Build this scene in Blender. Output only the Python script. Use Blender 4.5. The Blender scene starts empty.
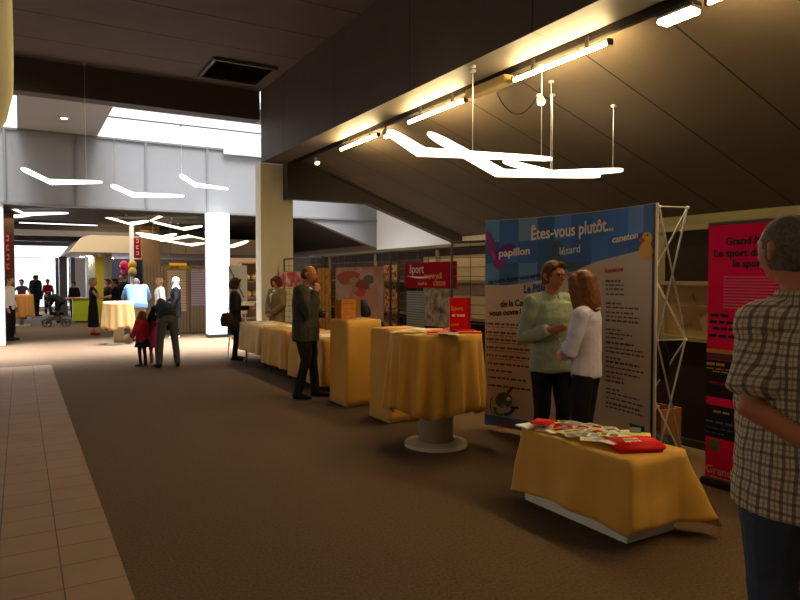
import bpy, bmesh, math, random
from mathutils import Vector, Matrix, noise
R = math.radians
SC = bpy.context.scene
COL = SC.collection

# ------------------------------------------------------------------ camera
F = 655.0; YAW = R(30.1); PIT = math.atan(22/655)
CP = Vector((0, 0, 1.6))
cd = bpy.data.cameras.new('camera'); cam = bpy.data.objects.new('camera', cd); COL.objects.link(cam)
cd.sensor_width = 36; cd.lens = F/800*36; cd.clip_end = 300; cd.clip_start = .05
cam.location = CP; cam.rotation_euler = (R(90)-PIT, 0, -YAW)
SC.camera = cam
MC = cam.rotation_euler.to_matrix()
def ray(px, py): return MC @ Vector(((px-400)/F, -(py-300)/F, -1))
def P(px, py, c): return CP + ray(px, py)*c
def G(px, py, z=0.):
    r = ray(px, py); return CP + r*((z-CP.z)/r.z)
def PX(px, py, x):
    r = ray(px, py); return CP + r*(x/r.x)
def PY(px, py, y):
    r = ray(px, py); return CP + r*(y/r.y)

# ------------------------------------------------------------------ colour management, world, large lights
vs = SC.view_settings
vs.view_transform = 'Standard'; vs.look = 'None'; vs.gamma = 1; vs.use_curve_mapping = False
vs.exposure = 0.42
SC.cycles.max_bounces = 8; SC.cycles.diffuse_bounces = 4; SC.cycles.glossy_bounces = 3
SC.cycles.sample_clamp_indirect = 4; SC.cycles.use_denoising = True
W = bpy.data.worlds.new('world'); SC.world = W; W.use_nodes = True
bg = W.node_tree.nodes['Background']; bg.inputs[0].default_value = (.93, .97, 1, 1); bg.inputs[1].default_value = 1.25

def area(name, loc, rot, sx, sy, power, col, spread=180):
    l = bpy.data.lights.new(name, 'AREA'); l.shape = 'RECTANGLE'; l.size = sx; l.size_y = sy
    l.energy = power; l.color = col; l.spread = R(spread)
    o = bpy.data.objects.new(name, l); COL.objects.link(o); o.location = loc; o.rotation_euler = rot
    return o
DAY = (.90, .94, 1.0)
area('daylight_skylight', (5.1, 16.2, 6.4), (0, 0, 0), 6.6, 2.9, 1150, DAY, 58)
area('daylight_skylight', (-3.0, 16.2, 6.4), (0, 0, 0), 5.8, 2.9, 1050, DAY, 58)
area('daylight_skylight', (1.0, 16.2, 6.9), (0, 0, 0), 12, 2.9, 150, DAY, 120)
area('daylight_glass_front', (1.0, 36.5, 2.0), (R(-90), 0, 0), 9, 2.6, 420, DAY, 170)
area('left_fill', (-6.6, 4.0, 2.4), (0, R(-90), 0), 2.4, 9, 48, (1, .86, .70), 170)  # added soft warm fill from the left; that wall has no window
area('hall_fill', (2.6, -1.0, 5.3), (R(18), 0, 0), 4, 5, 26, (1, .78, .50), 170)  # added warm fill behind the camera; no fixture stands there
area('bay_lamps', (7.2, 1.5, 3.0), (0, R(18), 0), 1.6, 5, 18, (1, .76, .42), 170)
area('hall_fill', (1.0, 24.0, 3.3), (0, 0, 0), 6, 5, 170, (1, .86, .66), 170)  # warm area light standing for the lamps of the far hall

# ------------------------------------------------------------------ materials
def S(h):
    h = h.lstrip('#'); c = [int(h[i:i+2], 16)/255 for i in (0, 2, 4)]
    return tuple(x/12.92 if x <= .04045 else ((x+.055)/1.055)**2.4 for x in c) + (1,)
MATS = {}
def mat(name, col, rough=.6, metal=0., emit=None, es=0., bump=0., bscale=60., var=0., vscale=4., sheen=0, coord='Object'):
    if name in MATS: return MATS[name]
    m = bpy.data.materials.new(name); m.use_nodes = True; nt = m.node_tree; N = nt.nodes; L = nt.links
    b = N['Principled BSDF']; c = S(col) if isinstance(col, str) else col; b.inputs['Specular IOR Level'].default_value = .22
    b.inputs['Base Color'].default_value = c; b.inputs['Roughness'].default_value = rough; b.inputs['Metallic'].default_value = metal
    if sheen: b.inputs['Sheen Weight'].default_value = sheen
    if emit: b.inputs['Emission Color'].default_value = S(emit); b.inputs['Emission Strength'].default_value = es
    if var or bump: tc = N.new('ShaderNodeTexCoord')
    if var:
        n = N.new('ShaderNodeTexNoise'); n.inputs['Scale'].default_value = vscale; n.inputs['Detail'].default_value = 5
        L.new(tc.outputs[coord], n.inputs['Vector'])
        r = N.new('ShaderNodeValToRGB')
        r.color_ramp.elements[0].position = .3; r.color_ramp.elements[1].position = .7
        r.color_ramp.elements[0].color = tuple(x*(1-var) for x in c[:3])+(1,)
        r.color_ramp.elements[1].color = tuple(min(1, x*(1+var)) for x in c[:3])+(1,)
        L.new(n.outputs['Fac'], r.inputs[0]); L.new(r.outputs[0], b.inputs['Base Color'])
    if bump:
        n2 = N.new('ShaderNodeTexNoise'); n2.inputs['Scale'].default_value = bscale; n2.inputs['Detail'].default_value = 3
        L.new(tc.outputs[coord], n2.inputs['Vector'])
        bp = N.new('ShaderNodeBump'); bp.inputs['Strength'].default_value = bump; bp.inputs['Distance'].default_value = .01
        L.new(n2.outputs['Fac'], bp.inputs['Height']); L.new(bp.outputs[0], b.inputs['Normal'])
    MATS[name] = m; return m

def lines_mat(name, col, line, axis, step, width, offset=0., rough=.6, axis2=None, step2=1, off2=0., var=.06, vscale=3., metal=0):
    """plain surface with thin joints every `step` metres along one or two axes"""
    m = mat(name, col, rough, metal, var=var, vscale=vscale); nt = m.node_tree; N = nt.nodes; L = nt.links
    b = N['Principled BSDF']; src = b.inputs['Base Color'].links[0].from_socket
    tc = N.new('ShaderNodeTexCoord'); sp = N.new('ShaderNodeSeparateXYZ'); L.new(tc.outputs['Object'], sp.inputs[0])
    def mask(ax, st, of):
        a = N.new('ShaderNodeMath'); a.operation = 'ADD'; L.new(sp.outputs[ax], a.inputs[0]); a.inputs[1].default_value = -of + 1000*st
        d = N.new('ShaderNodeMath'); d.operation = 'MODULO'; L.new(a.outputs[0], d.inputs[0]); d.inputs[1].default_value = st
        l = N.new('ShaderNodeMath'); l.operation = 'LESS_THAN'; L.new(d.outputs[0], l.inputs[0]); l.inputs[1].default_value = width
        return l.outputs[0]
    k = mask(axis, step, offset)
    if axis2 is not None:
        k2 = mask(axis2, step2, off2); mx = N.new('ShaderNodeMath'); mx.operation = 'MAXIMUM'
        L.new(k, mx.inputs[0]); L.new(k2, mx.inputs[1]); k = mx.outputs[0]
    mix = N.new('ShaderNodeMix'); mix.data_type = 'RGBA'; L.new(k, mix.inputs['Factor'])
    L.new(src, mix.inputs[6]); mix.inputs[7].default_value = S(line)
    L.new(mix.outputs[2], b.inputs['Base Color'])
    return m

def print_mat(name, cols, scale=8., rough=.5):
    """a printed photograph: soft patches of the given colours"""
    m = mat(name, cols[0], .9); m.node_tree.nodes['Principled BSDF'].inputs['Specular IOR Level'].default_value = .05; nt = m.node_tree; N = nt.nodes; L = nt.links; b = N['Principled BSDF']
    tc = N.new('ShaderNodeTexCoord'); n = N.new('ShaderNodeTexNoise'); n.inputs['Scale'].default_value = scale; n.inputs['Detail'].default_value = 4
    L.new(tc.outputs['Object'], n.inputs[0]); r = N.new('ShaderNodeValToRGB'); r.color_ramp.elements[0].position = .3; r.color_ramp.elements[1].position = .7
    r.color_ramp.elements[0].color = S(cols[0]); r.color_ramp.elements[1].color = S(cols[-1])
    for i, c in enumerate(cols[1:-1]):
        e = r.color_ramp.elements.new(.3+.4*(i+1)/(len(cols)-1)); e.color = S(c)
    L.new(n.outputs['Fac'], r.inputs[0]); L.new(r.outputs[0], b.inputs['Base Color'])
    return m

CARPET = mat('carpet', '#5a4633', .95, bump=.5, bscale=160, var=.28, vscale=55)
TILE = lines_mat('tiles', '#8a705c', '#54443a', 0, .302, .007, -.137, .75, 1, .302, .1, var=.1, vscale=2.2)
CEIL = lines_mat('ceiling_boards', '#5f534f', '#2a2422', 1, 1.2, .025, .55, .75)
CEIL2 = mat('ceiling_grey', '#8c8b8b', .8)
SLOPE = lines_mat('slope_boards', '#5b4f42', '#241d16', 1, 1.09, .022, 4.2, .7)
FASC = lines_mat('fascia_panels', '#51483f', '#2b2521', 1, 2.4, .02, .3, .6)
BEAMD = mat('beam_dark', '#4a4341', .7, var=.05)
HEAD = mat('header_panels', '#7c7b7b', .6, var=.03, vscale=.8)
HEADL = mat('header_light', '#b5b8bc', .6)
PILM = mat('pillar_cream', '#e0d7be', .7, var=.03)
PILW = mat('pillar_white', '#eceef0', .6)
WALLW = mat('wall_white', '#c9c6bd', .8)
WALLSH = mat('wall_shade', '#6b6347', .8)  # white wall darkened to olive: shade of the unlit stretch put into its colour
DARKP = mat('panel_dark', '#2d231d', .45)
FRAMEC = mat('frame_cream', '#7d7456', .55)
BEIGEP = mat('panel_beige', '#b5a488', .7)
BROWN = mat('brown_panel', '#6a5033', .7, var=.1)
TAN = mat('tan_panel', '#9a8264', .8, var=.08)
METAL = mat('metal_dark', '#4a4844', .4, .8)
CHROME = mat('metal_light', '#c9c9c9', .3, .7)
WHITEM = mat('white_paint', '#e2e0da', .5)
BLACK = mat('black', '#101012', .6)
GOLD = mat('gold_cloth', '#cf9b40', .75, bump=.15, bscale=14, var=.06, vscale=3, sheen=.2)
PALEG = mat('pale_gold_cloth', '#d6b273', .75, bump=.15, bscale=14, sheen=.2)
LAMP = mat('lamp_blade', '#ffffff', .5, emit='#ffeccb', es=2.6)
LAMPD = mat('lamp_blade_day', '#ffffff', .5, emit='#fbf7f2', es=1.5)
TUBE = mat('lamp_tube', '#ffffff', .5, emit='#ffdf9c', es=190)
SPOTE = mat('lamp_spot', '#ffffff', .5, emit='#ffe9b8', es=8)
RED = mat('red_print', '#c81420', .5); REDM = mat('maroon_print', '#9c1220', .5)
PINK = mat('pink_print', '#f01c58', .5)
WHITEP = mat('paper_white', '#e8e4dc', .6); YELP = mat('paper_yellow', '#d9cf86', .6); BLUP = mat('paper_blue', '#8ea0c0', .6); GREYP = mat('paper_grey', '#9aa3a0', .6)
GREENP = mat('green_print', '#1f6a3c', .6)
WOODO = mat('wood_orange', '#bd7a30', .5, var=.2, vscale=12)
SKIN = mat('skin', '#c08a6e', .55); SKIN2 = mat('skin_tan', '#a86a4a', .55)

for m_ in (RED, REDM, PINK, DARKP):
    m_.node_tree.nodes['Principled BSDF'].inputs['Specular IOR Level'].default_value = .06; m_.node_tree.nodes['Principled BSDF'].inputs['Roughness'].default_value = .85
# ------------------------------------------------------------------ object helpers
def link(name, bm, m, parent=None, smooth=False, loc=None):
    bmesh.ops.recalc_face_normals(bm, faces=bm.faces)
    me = bpy.data.meshes.new(name); bm.to_mesh(me); bm.free()
    if m: me.materials.append(m)
    if smooth:
        for p in me.polygons: p.use_smooth = True
    o = bpy.data.objects.new(name, me); COL.objects.link(o)
    if loc is not None:
        loc = Vector(loc); me.transform(Matrix.Translation(-loc)); o.location = loc
    if parent:
        o.parent = parent
        if loc is None: pass
    return o
def child(name, bm, m, parent, smooth=False, label=None):
    """mesh given in world coordinates, parented to an unrotated thing"""
    o = link(name, bm, m, None, smooth)
    o.data.transform(Matrix.Translation(-parent.matrix_basis.translation)); o.parent = parent
    if label: o['label'] = label
    return o
def thing(name, label, cat, loc=(0, 0, 0), rz=0., group=None):
    o = bpy.data.objects.new(name, None); o.empty_display_size = .1; COL.objects.link(o)
    o.location = loc; o.rotation_euler = (0, 0, rz); return tag(o, label, cat, group)
def tag(o, label, cat, group=None, kind=None):
    o['label'] = label; o['category'] = cat
    if group: o['group'] = group
    if kind: o['kind'] = kind
    return o
def struct(name, bm, m, smooth=False):
    o = link(name, bm, m, None, smooth); o['kind'] = 'structure'; return o
def box(bm, x0, x1, y0, y1, z0, z1, bev=0.):
    g = bmesh.ops.create_cube(bm, size=1)['verts']
    for v in g: v.co = Vector((x0+(v.co.x+.5)*(x1-x0), y0+(v.co.y+.5)*(y1-y0), z0+(v.co.z+.5)*(z1-z0)))
    if bev:
        es = list({e for v in g for e in v.link_edges})
        bmesh.ops.bevel(bm, geom=es, offset=bev, segments=2, affect='EDGES')
    return bm
def BX(*a, **k): return box(bmesh.new(), *a, **k)
def obox(bm, M, sx, sy, sz):
    g = bmesh.ops.create_cube(bm, size=1)['verts']
    for v in g: v.co = M @ Vector((v.co.x*sx, v.co.y*sy, v.co.z*sz))
    return bm
def prism(bm, pts, ax, a0, a1):
    """polygon (2-D list) extruded along axis"""
    def mk(p, t): return Vector((t, p[0], p[1])) if ax == 0 else Vector((p[0], t, p[1])) if ax == 1 else Vector((p[0], p[1], t))
    A = [bm.verts.new(mk(p, a0)) for p in pts]; B = [bm.verts.new(mk(p, a1)) for p in pts]
    bm.faces.new(A); bm.faces.new(B[::-1]); n = len(pts)
    for i in range(n): bm.faces.new((A[i], A[(i+1) % n], B[(i+1) % n], B[i]))
    return bm
def tube(bm, pts, rads, ref=(1, 0, 0), seg=12, cap=1.):
    pts = [Vector(p) for p in pts]; ref = Vector(ref); n = len(pts)
    rads = [(r, r) if not isinstance(r, (tuple, list)) else r for r in rads]
    T = []
    for i in range(n):
        t = (pts[min(i+1, n-1)]-pts[max(i-1, 0)]); T.append(t.normalized() if t.length > 1e-6 else Vector((0, 0, 1)))
    rows = []
    def ring(c, t, a, b):
        s = ref - t*ref.dot(t)
        if s.length < 1e-3: s = t.orthogonal()
        s.normalize(); u = t.cross(s)
        rows.append([bm.verts.new(c + s*(a*math.cos(2*math.pi*k/seg)) + u*(b*math.sin(2*math.pi*k/seg))) for k in range(seg)])
    r0 = min(rads[0])*cap; r1 = min(rads[-1])*cap
    if cap:
        for f in (.95, .6): ring(pts[0]-T[0]*r0*f, T[0], rads[0][0]*math.sqrt(1-f*f), rads[0][1]*math.sqrt(1-f*f))
    for i in range(n): ring(pts[i], T[i], *rads[i])
    if cap:
        for f in (.6, .95): ring(pts[-1]+T[-1]*r1*f, T[-1], rads[-1][0]*math.sqrt(1-f*f), rads[-1][1]*math.sqrt(1-f*f))
    for a, b in zip(rows, rows[1:]):
        for k in range(seg): bm.faces.new((a[k], a[(k+1) % seg], b[(k+1) % seg], b[k]))
    bm.faces.new(rows[0][::-1]); bm.faces.new(rows[-1])
    return bm
def rod(bm, a, b, r, seg=8): return tube(bm, [a, b], [r, r], seg=seg, cap=0)
def ball(bm, c, r, u=12, v=8):
    rr = r if isinstance(r, (tuple, list)) else (r, r, r)
    g = bmesh.ops.create_uvsphere(bm, u_segments=u, v_segments=v, radius=1)['verts']
    for q in g: q.co = Vector((c[0]+q.co.x*rr[0], c[1]+q.co.y*rr[1], c[2]+q.co.z*rr[2]))
    return bm
def disk(bm, c, r, z0, z1, seg=40, r2=None):
    g = bmesh.ops.create_cone(bm, segments=seg, radius1=r, radius2=r if r2 is None else r2, depth=z1-z0, cap_ends=True)['verts']
    for v in g: v.co += Vector((c[0], c[1], (z0+z1)/2))
    return bm
def textbm(body, size, fn, align='LEFT', ext=.0015, bold=0.):
    """lettering: built-in font outlines turned into mesh, each vertex placed by fn(u, v, depth)"""
    cu = bpy.data.curves.new('lettering', 'FONT'); cu.body = body; cu.size = size; cu.align_x = align; cu.extrude = ext; cu.offset = bold; cu.resolution_u = 3
    ob = bpy.data.objects.new('lettering', cu); COL.objects.link(ob)
    dg = bpy.context.evaluated_depsgraph_get(); me = bpy.data.meshes.new_from_object(ob.evaluated_get(dg))
    bm = bmesh.new(); bm.from_mesh(me)
    for v in bm.verts: v.co = fn(v.co.x, v.co.y, v.co.z+ext+.0008)
    bpy.data.objects.remove(ob); bpy.data.curves.remove(cu); bpy.data.meshes.remove(me)
    return bm

# ================================================================== STRUCTURE
WX = 9.6
struct('floor', BX(-8, 10, -6, 42, -.1, 0), CARPET)
struct('floor_tiles', BX(-6.9, .467, -5, 13.6, -.05, .006), TILE)
struct('ceiling', BX(-7, 4.5, -5, 14.0, 5.58, 5.7), CEIL)
struct('ceiling_beam', BX(-7, 4.5, 13.75, 14.1, 4.98, 5.58), BEAMD)
# the ceiling between beam and header with two skylight openings
bm = BX(-7, WX, 14.1, 14.8, 5.13, 5.3); box(bm, 0, 1.72, 14.8, 18, 5.13, 5.3); box(bm, -7, -6.4, 14.8, 18, 5.13, 5.3); box(bm, 8.6, WX, 14.8, 18, 5.13, 5.3)
struct('ceiling_skylight_bay', bm, CEIL2)
bm = BX(-7, WX, 14.65, 14.8, 5.3, 5.6); box(bm, 1.6, 1.72, 14.8, 18.1, 5.3, 5.6); box(bm, 0, .1, 14.8, 18.1, 5.3, 5.6)
struct('trim_skylight_shaft', bm, WHITEM)
struct('trim_fascia', BX(4.5, 5.0, -5, 13.68, 4.07, 5.58), FASC)
bm = BX(-7, WX, 18, 18.2, 3.34, 5.13)
bm2 = bmesh.new()
prism(bm2, [(-7, 3.34), (7.25, 3.34), (WX, 2.53), (WX, 5.13), (-7, 5.13)], 1, 18, 18.25); bm.free()
struct('wall_header', bm2, HEAD)
bm = BX(4.85, 7.6, 17.93, 17.998, 4.98, 5.5)
struct('trim_header_panel', bm, HEADL)
bm = bmesh.new(); box(bm, -7, WX, 17.97, 17.999, 3.34, 3.39); box(bm, -7, 4.85, 17.97, 17.999, 5.08, 5.13)
for x in (-2.3, -.3, 1.22, 2.83, 4.39):
    box(bm, x, x+.05, 17.965, 17.999, 3.39, 5.08)
struct('trim_header_ribs', bm, mat('rib', '#6c6b6b', .5))
# sloping ceiling of the side bay and its downstand
SL = lambda x: 4.21-.342*(x-5.0)
bm = prism(bmesh.new(), [(5.0, SL(5.0)), (WX, SL(WX)), (WX, SL(WX)+.15), (5.0, SL(5.0)+.15)], 1, -5, 13.45)
struct('ceiling_sloping', bm, SLOPE)
bm = prism(bmesh.new(), [(5.0, 3.31), (7.0, 3.31), (WX, 2.43), (WX, SL(WX)+.3), (5.0, SL(5.0)+.6), (5.0, 3.31)][:5], 1, 13.45, 13.7)
struct('ceiling_downstand', bm, BEAMD)
struct('wall_right', BX(WX, WX+.15, 9.0, 18, 0, 6.4), WALLW); struct('wall_right_near', BX(WX, WX+.15, -5, 9.0, 0, 6.4), WALLSH)  # one wall in two colours; the near stretch has its shade painted in
struct('wall_left', BX(-7.15, -7, -5, 37, 0, 6.4), WALLW)
struct('wall_back', BX(-7, WX, -5.15, -5, 0, 6.4), WALLW)
# beyond the header
bm = prism(bmesh.new(), [(-7, 3.45), (7.25, 3.45), (WX, 2.64), (WX, 2.8), (7.25, 3.7), (-7, 3.7)], 1, 18.25, 38)
struct('ceiling_far', bm, mat('ceiling_far', '#3a3432', .8))
struct('wall_far_right', BX(WX, WX+.15, 18, 38, 0, 3.6), BROWN)
struct('wall_far', BX(2.2, WX, 38, 38.2, 0, 3.6), WHITEM)
# pillars
struct('pillar_near', BX(4.5, 5.23, 13.72, 14.1, 0, 4.07, bev=.01), PILM)
struct('pillar_far', BX(4.33, 4.90, 17.6, 17.96, 0, 3.34, bev=.01), PILW)
bm = BX(4.32, 4.91, 17.59, 17.97, 0, .09); struct('trim_pillar_base', bm, METAL)
struct('pillar_left', BX(-1.0, -.32, 18.0, 18.5, 0, 3.34, bev=.01), PILW)
struct('pillar_brown', BX(-.62, -.13, 21.8, 22.2, 0, 3.45), BROWN)
# far glazed front
bm = bmesh.new()
for x in (-6.9, -4.0, -.9, 2.15): box(bm, x, x+.03, 37.4, 37.5, 0, 3.45)
for z in (0, 2.6): box(bm, -7, 2.2, 37.42, 37.48, z, z+.03)
struct('window_1_frame', bm, mat('frame_white', '#f2f4f6', .5))
gm = mat('glass', '#ffffff', .02); gm.node_tree.nodes['Principled BSDF'].inputs['Transmission Weight'].default_value = 1; gm.node_tree.nodes['Principled BSDF'].inputs['IOR'].default_value = 1.02
struct('window_1', BX(-7, 2.2, 37.445, 37.455, .05, 3.4), gm)
# partition along the right
bm = BX(5.5, 5.56, -4, 13.4, 0, 1.0); struct('wall_partition', bm, DARKP)
bm = bmesh.new()
for z0, z1 in ((1.0, 1.04), (1.53, 1.57), (2.05, 2.10)): box(bm, 5.47, 5.58, -4, 13.4, z0, z1)
py = [4.28, 2.9, 1.4, 0, -1.5, -3, 6.3, 8.3, 10.3, 12.3]
for y in py: box(bm, 5.475, 5.575, y, y+.07, 1.04, 2.05)
struct('trim_partition_rails', bm, FRAMEC)
struct('window_2', BX(5.5, 5.53, -4, 6.3, 1.57, 2.05), mat('dark_pane', '#1f1813', .25))
struct('wall_partition_band', BX(5.5, 5.55, -4, 6.3, 1.04, 1.53), mat('band', '#8d7a55', .6))
struct('wall_partition_lining', BX(5.5, 5.55, 6.37, 8.75, 1.04, 1.93), BEIGEP); struct('wall_partition_dark', BX(5.5, 5.54, 8.75, 13.4, 1.04, 2.05), mat('brown_dark', '#46382c', .7)); struct('wall_partition_dark_top', BX(5.5, 5.54, 6.37, 8.75, 1.93, 2.05), MATS['brown_dark'])
struct('baseboard_right', BX(5.46, 5.499, -4, 13.4, 0, .07), METAL)
# star on the band
def star(cx, cy, cz, r, name, x):
    bm = bmesh.new(); pts = []
    for k in range(10):
        a = math.pi/2+k*math.pi/5; q = r if k % 2 == 0 else r*.42
        pts.append((cy+q*math.cos(a), cz+q*math.sin(a)))
    prism(bm, pts, 0, x-.006, x)
    return bm
p = PX(692, 313, 5.5)
tag(link('star_decal', star(0, p.y, p.z, .19, 's', 5.499), mat('star', '#6b5437', .6)), 'brown five pointed star on the beige band behind the pink banner', 'decal')

# ceiling vent
vc = [G(214, 58, 5.58), G(272, 66, 5.58), G(259, 82, 5.58), G(202, 75, 5.58)]
xs = sorted(v.x for v in vc); ys = sorted(v.y for v in vc)
x0, x1 = (xs[0]+xs[1])/2, (xs[2]+xs[3])/2; y0, y1 = (ys[0]+ys[1])/2, (ys[2]+ys[3])/2
vt = thing('ceiling_vent', 'square recessed vent grille in the dark board ceiling', 'vent', ((x0+x1)/2, (y0+y1)/2, 5.58))
bm = bmesh.new()
box(bm, x0-.06, x1+.06, y0-.06, y0, 5.52, 5.58); box(bm, x0-.06, x1+.06, y1, y1+.06, 5.52, 5.58); box(bm, x0-.06, x0, y0, y1, 5.52, 5.58); box(bm, x1, x1+.06, y0, y1, 5.52, 5.58)
child('frame', bm, mat('vent_frame', '#4b4543', .5), vt)
bm = bmesh.new()
for k in range(9):
    yy = y0+(y1-y0)*(k+.5)/9; obox(bm, Matrix.Translation(((x0+x1)/2, yy, 5.555)) @ Matrix.Rotation(R(35), 4, 'X'), x1-x0, .08, .006)
child('grille', bm, mat('vent_slat', '#2a2625', .5), vt)
# small ceiling downlight
p = G(64, 117, 5.13)
dl = thing('downlight', 'small round downlight in the grey ceiling beside the skylight', 'ceiling light', (p.x, p.y, 5.13))
child('ring', disk(bmesh.new(), (p.x, p.y), .09, 5.10, 5.13, 20), WHITEM, dl); child('lens', disk(bmesh.new(), (p.x, p.y), .06, 5.09, 5.10, 20), SPOTE, dl)

# ================================================================== LAMPS on the beam
TX, TZ = 5.085, 3.935
bm = BX(5.11, 5.17, -2, 13.4, 4.04, 4.12)
tr = tag(link('lighting_track', bm, mat('track', '#1c1815', .5)), 'long black lighting track along the inner edge of the beam', 'track')
segs = [(9.5, 10.9), (7.08, 8.5), (4.65, 6.07), (2.15, 3.55), (-.4, 1.0)]
names = ['farthest tube lamp on the beam track, nearest the cream pillar', 'second tube lamp on the beam track, left of the hanging blade lamps', 'longest looking tube lamp on the beam track, above the hanging blade lamps', 'tube lamp on the beam track cut off by the top edge of the photo', 'tube lamp at the near end of the beam track']
for (a, b), nm in zip(segs, names):
    t = thing('tube_lamp', nm, 'lamp', (TX, (a+b)/2, TZ), group='tube lamps on the beam track')
    child('tube', rod(bmesh.new(), (TX, a, TZ), (TX, b, TZ), .022, 12), TUBE, t)
    for y in (a-.03, b): child('end_cap', BX(TX-.03, TX+.03, y, y+.03, TZ-.03, TZ+.03), METAL, t)
    for y in (a+.3, b-.3): child('bracket', BX(TX+.0, TX+.024, y-.02, y+.02, TZ+.02, 4.10), METAL, t)
t = thing('flood_lamp', 'short boxy flood lamp on the beam track at the top right', 'lamp', (TX, 3.85, TZ))
child('lens', BX(TX-.07, TX+.07, 3.68, 4.03, TZ-.045, TZ-.002, bev=.01), mat('flood_lens', '#ffffff', .5, emit='#ffe2a6', es=20), t); child('housing', BX(TX-.075, TX+.075, 3.67, 4.04, TZ+.001, TZ+.06, bev=.01), METAL, t)
c = tag(link('control_box', BX(5.03, 5.18, 6.2, 7.0, 3.93, 4.035, bev=.01), mat('ctl', '#b79a63', .5)), 'beige control gear box on the track between two tube lamps', 'box')
def spot(p, label, d=(0, -.5, -1)):
    t = thing('spot_lamp', label, 'lamp', p, group='small spot lamps on the beam track'); d = Vector(d).normalized(); p = Vector(p)
    child('arm', rod(bmesh.new(), p+Vector((0, 0, .0)), p+Vector((0, 0, .13)), .012), METAL, t)
    child('lamp_head', tube(bmesh.new(), [p-d*.05, p+d*.07], [.035, .06], cap=0, seg=16), WHITEM, t); child('bulb', ball(bmesh.new(), p+d*.06, .045), SPOTE, t)
spot((5.09, 12.05, 3.92), 'small lit spot lamp on the track just right of the cream pillar')
spot((5.09, 9.25, 3.92), 'small spot lamp between the two farther tube lamps')
q = PX(540, 89, 5.67)
spot((5.67, q.y, SL(5.67)-.13), 'small white spot lamp with a looped cable on the sloping ceiling')
bm = bmesh.new(); a = P(497, 93, 8.1); b = Vector((5.67, q.y, SL(5.67)-.03)); pts = []
for k in range(13):
    s = k/12; v = a.lerp(b, s); v.z = v.z - .28*math.sin(math.pi*s)**.8; pts.append(v)
tube(bm, pts, [.008]*13, seg=6); tag(link('cable', bm, BLACK), 'thin dark cable looping below the beam beside the white spot lamp', 'cable')
bm = BX(4.42, 4.499, 13.3, 13.5, 3.8, 4.0); box(bm, 4.44, 4.5, 13.35, 13.45, 4.0, 4.2)
tag(link('loudspeaker', BX(5.24, 5.34, 13.75, 13.9, 3.72, 3.84, bev=.01), METAL), 'small grey box fixed to the cream pillar near its top', 'device'); bm.free()

# blade pendants: gull-wing plates of light hung on wires
def blade(label, pts, width, m, wires, group, ceilz=None, thick=.03, tilt=0.18):
    A, B, C_ = pts
    t = thing('pendant_lamp', label, 'lamp', B, group=group)
    bm = bmesh.new(); rows = []; Zu = Vector((0, 0, 1))
    d1 = (B-A).normalized(); d2 = (C_-B).normalized()
    s1 = d1.cross(Zu).normalized(); s2 = d2.cross(Zu).normalized(); sm = (s1+s2).normalized(); mit = 1/max(.75, sm.dot(s1))
    for p, sd, w, dr in ((A, s1, .16, d1), (A.lerp(B, .05), s1, .45, d1), (A.lerp(B, .18), s1, .66, d1), (B, sm, 1.*mit, (d1+d2).normalized()), (B.lerp(C_, .4), s2, .85, d2), (B.lerp(C_, .8), s2, .6, d2), (B.lerp(C_, .95), s2, .4, d2), (C_, s2, .14, d2)):
        sd = (sd+Vector((0, 0, -tilt if sd.dot(ray(400, 278)) > 0 else tilt))).normalized(); up = sd.cross(dr).normalized(); w *= width
        rows.append([bm.verts.new(p+sd*(w/2*a)+up*(thick/2*b)) for a, b in ((-1, 0), (-.8, 1), (.8, 1), (1, 0), (.8, -1), (-.8, -1))])
    for a, b in zip(rows, rows[1:]):
        for k in range(6): bm.faces.new((a[k], a[(k+1) % 6], b[(k+1) % 6], b[k]))
    bm.faces.new(rows[0]); bm.faces.new(rows[-1])
    child('blade', bm, m, t)
    for f, top in wires:
        p = A.lerp(B, f*2) if f < .5 else B.lerp(C_, f*2-1)
        child('wire', rod(bmesh.new(), p+Vector((0, 0, .01)), Vector((p.x, p.y, top)), .004, 6), CHROME, t)
        child('canopy', disk(bmesh.new(), (p.x, p.y), .035, top-.02, top, 12), CHROME, t)
    return t
def zc(p):  # ceiling height above a point
    if p.y < 13.4 and p.x > 5: return SL(p.x)
    if p.y < 13.7: return 5.58 if p.x < 4.5 else 4.07
    if p.y < 18: return 5.13 if (0 < p.x < 1.72 or p.y < 14.8) else 5.2
    return 3.45
GB = 'bright blade lamps hanging under the beam'
def bl(label, tri, c, width, m, ws, group, **k):
    pts = [P(a, b, d) for (a, b), d in zip(tri, c)]
    wires = []
    for f in ws:
        p = pts[0].lerp(pts[1], f*2) if f < .5 else pts[1].lerp(pts[2], f*2-1); wires.append((f, zc(p)))
    return blade(label, pts, width, m, wires, group, **k)
bl('leftmost bright blade lamp under the beam, its left tip raised', [(388, 131), (421, 152), (552, 159)], (7.4, 7.9, 7.7), .25, LAMP, (.7, .96), GB)
bl('lowest of the three bright blade lamps under the beam', [(428, 133), (500, 173), (600, 176)], (7.3, 7.9, 8.1), .25, LAMP, (.3, .75), GB)
bl('rightmost bright blade lamp, its pointed tip toward the display wall', [(503, 161), (552, 174), (623, 170)], (8.3, 8.3, 8.1), .25, LAMP, (.5, .93), GB)
GD = 'white blade lamps hanging in front of the grey header'
bl('white blade lamp farthest left before the grey header wall', [(21, 168), (50, 182), (102, 182)], (12.0, 12.4, 12.2), .3, LAMPD, (.85,), GD)
bl('white blade lamp in the middle before the grey header wall', [(111, 185), (133, 195), (184, 196)], (13.4, 13.8, 13.6), .3, LAMPD, (.08,), GD)
bl('white blade lamp at the right before the grey header wall', [(180, 175), (195, 185), (228, 189)], (15.5, 15.8, 15.6), .3, LAMPD, (.05,), GD)
GF = 'glowing blade lamps under the low far ceiling'
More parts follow.
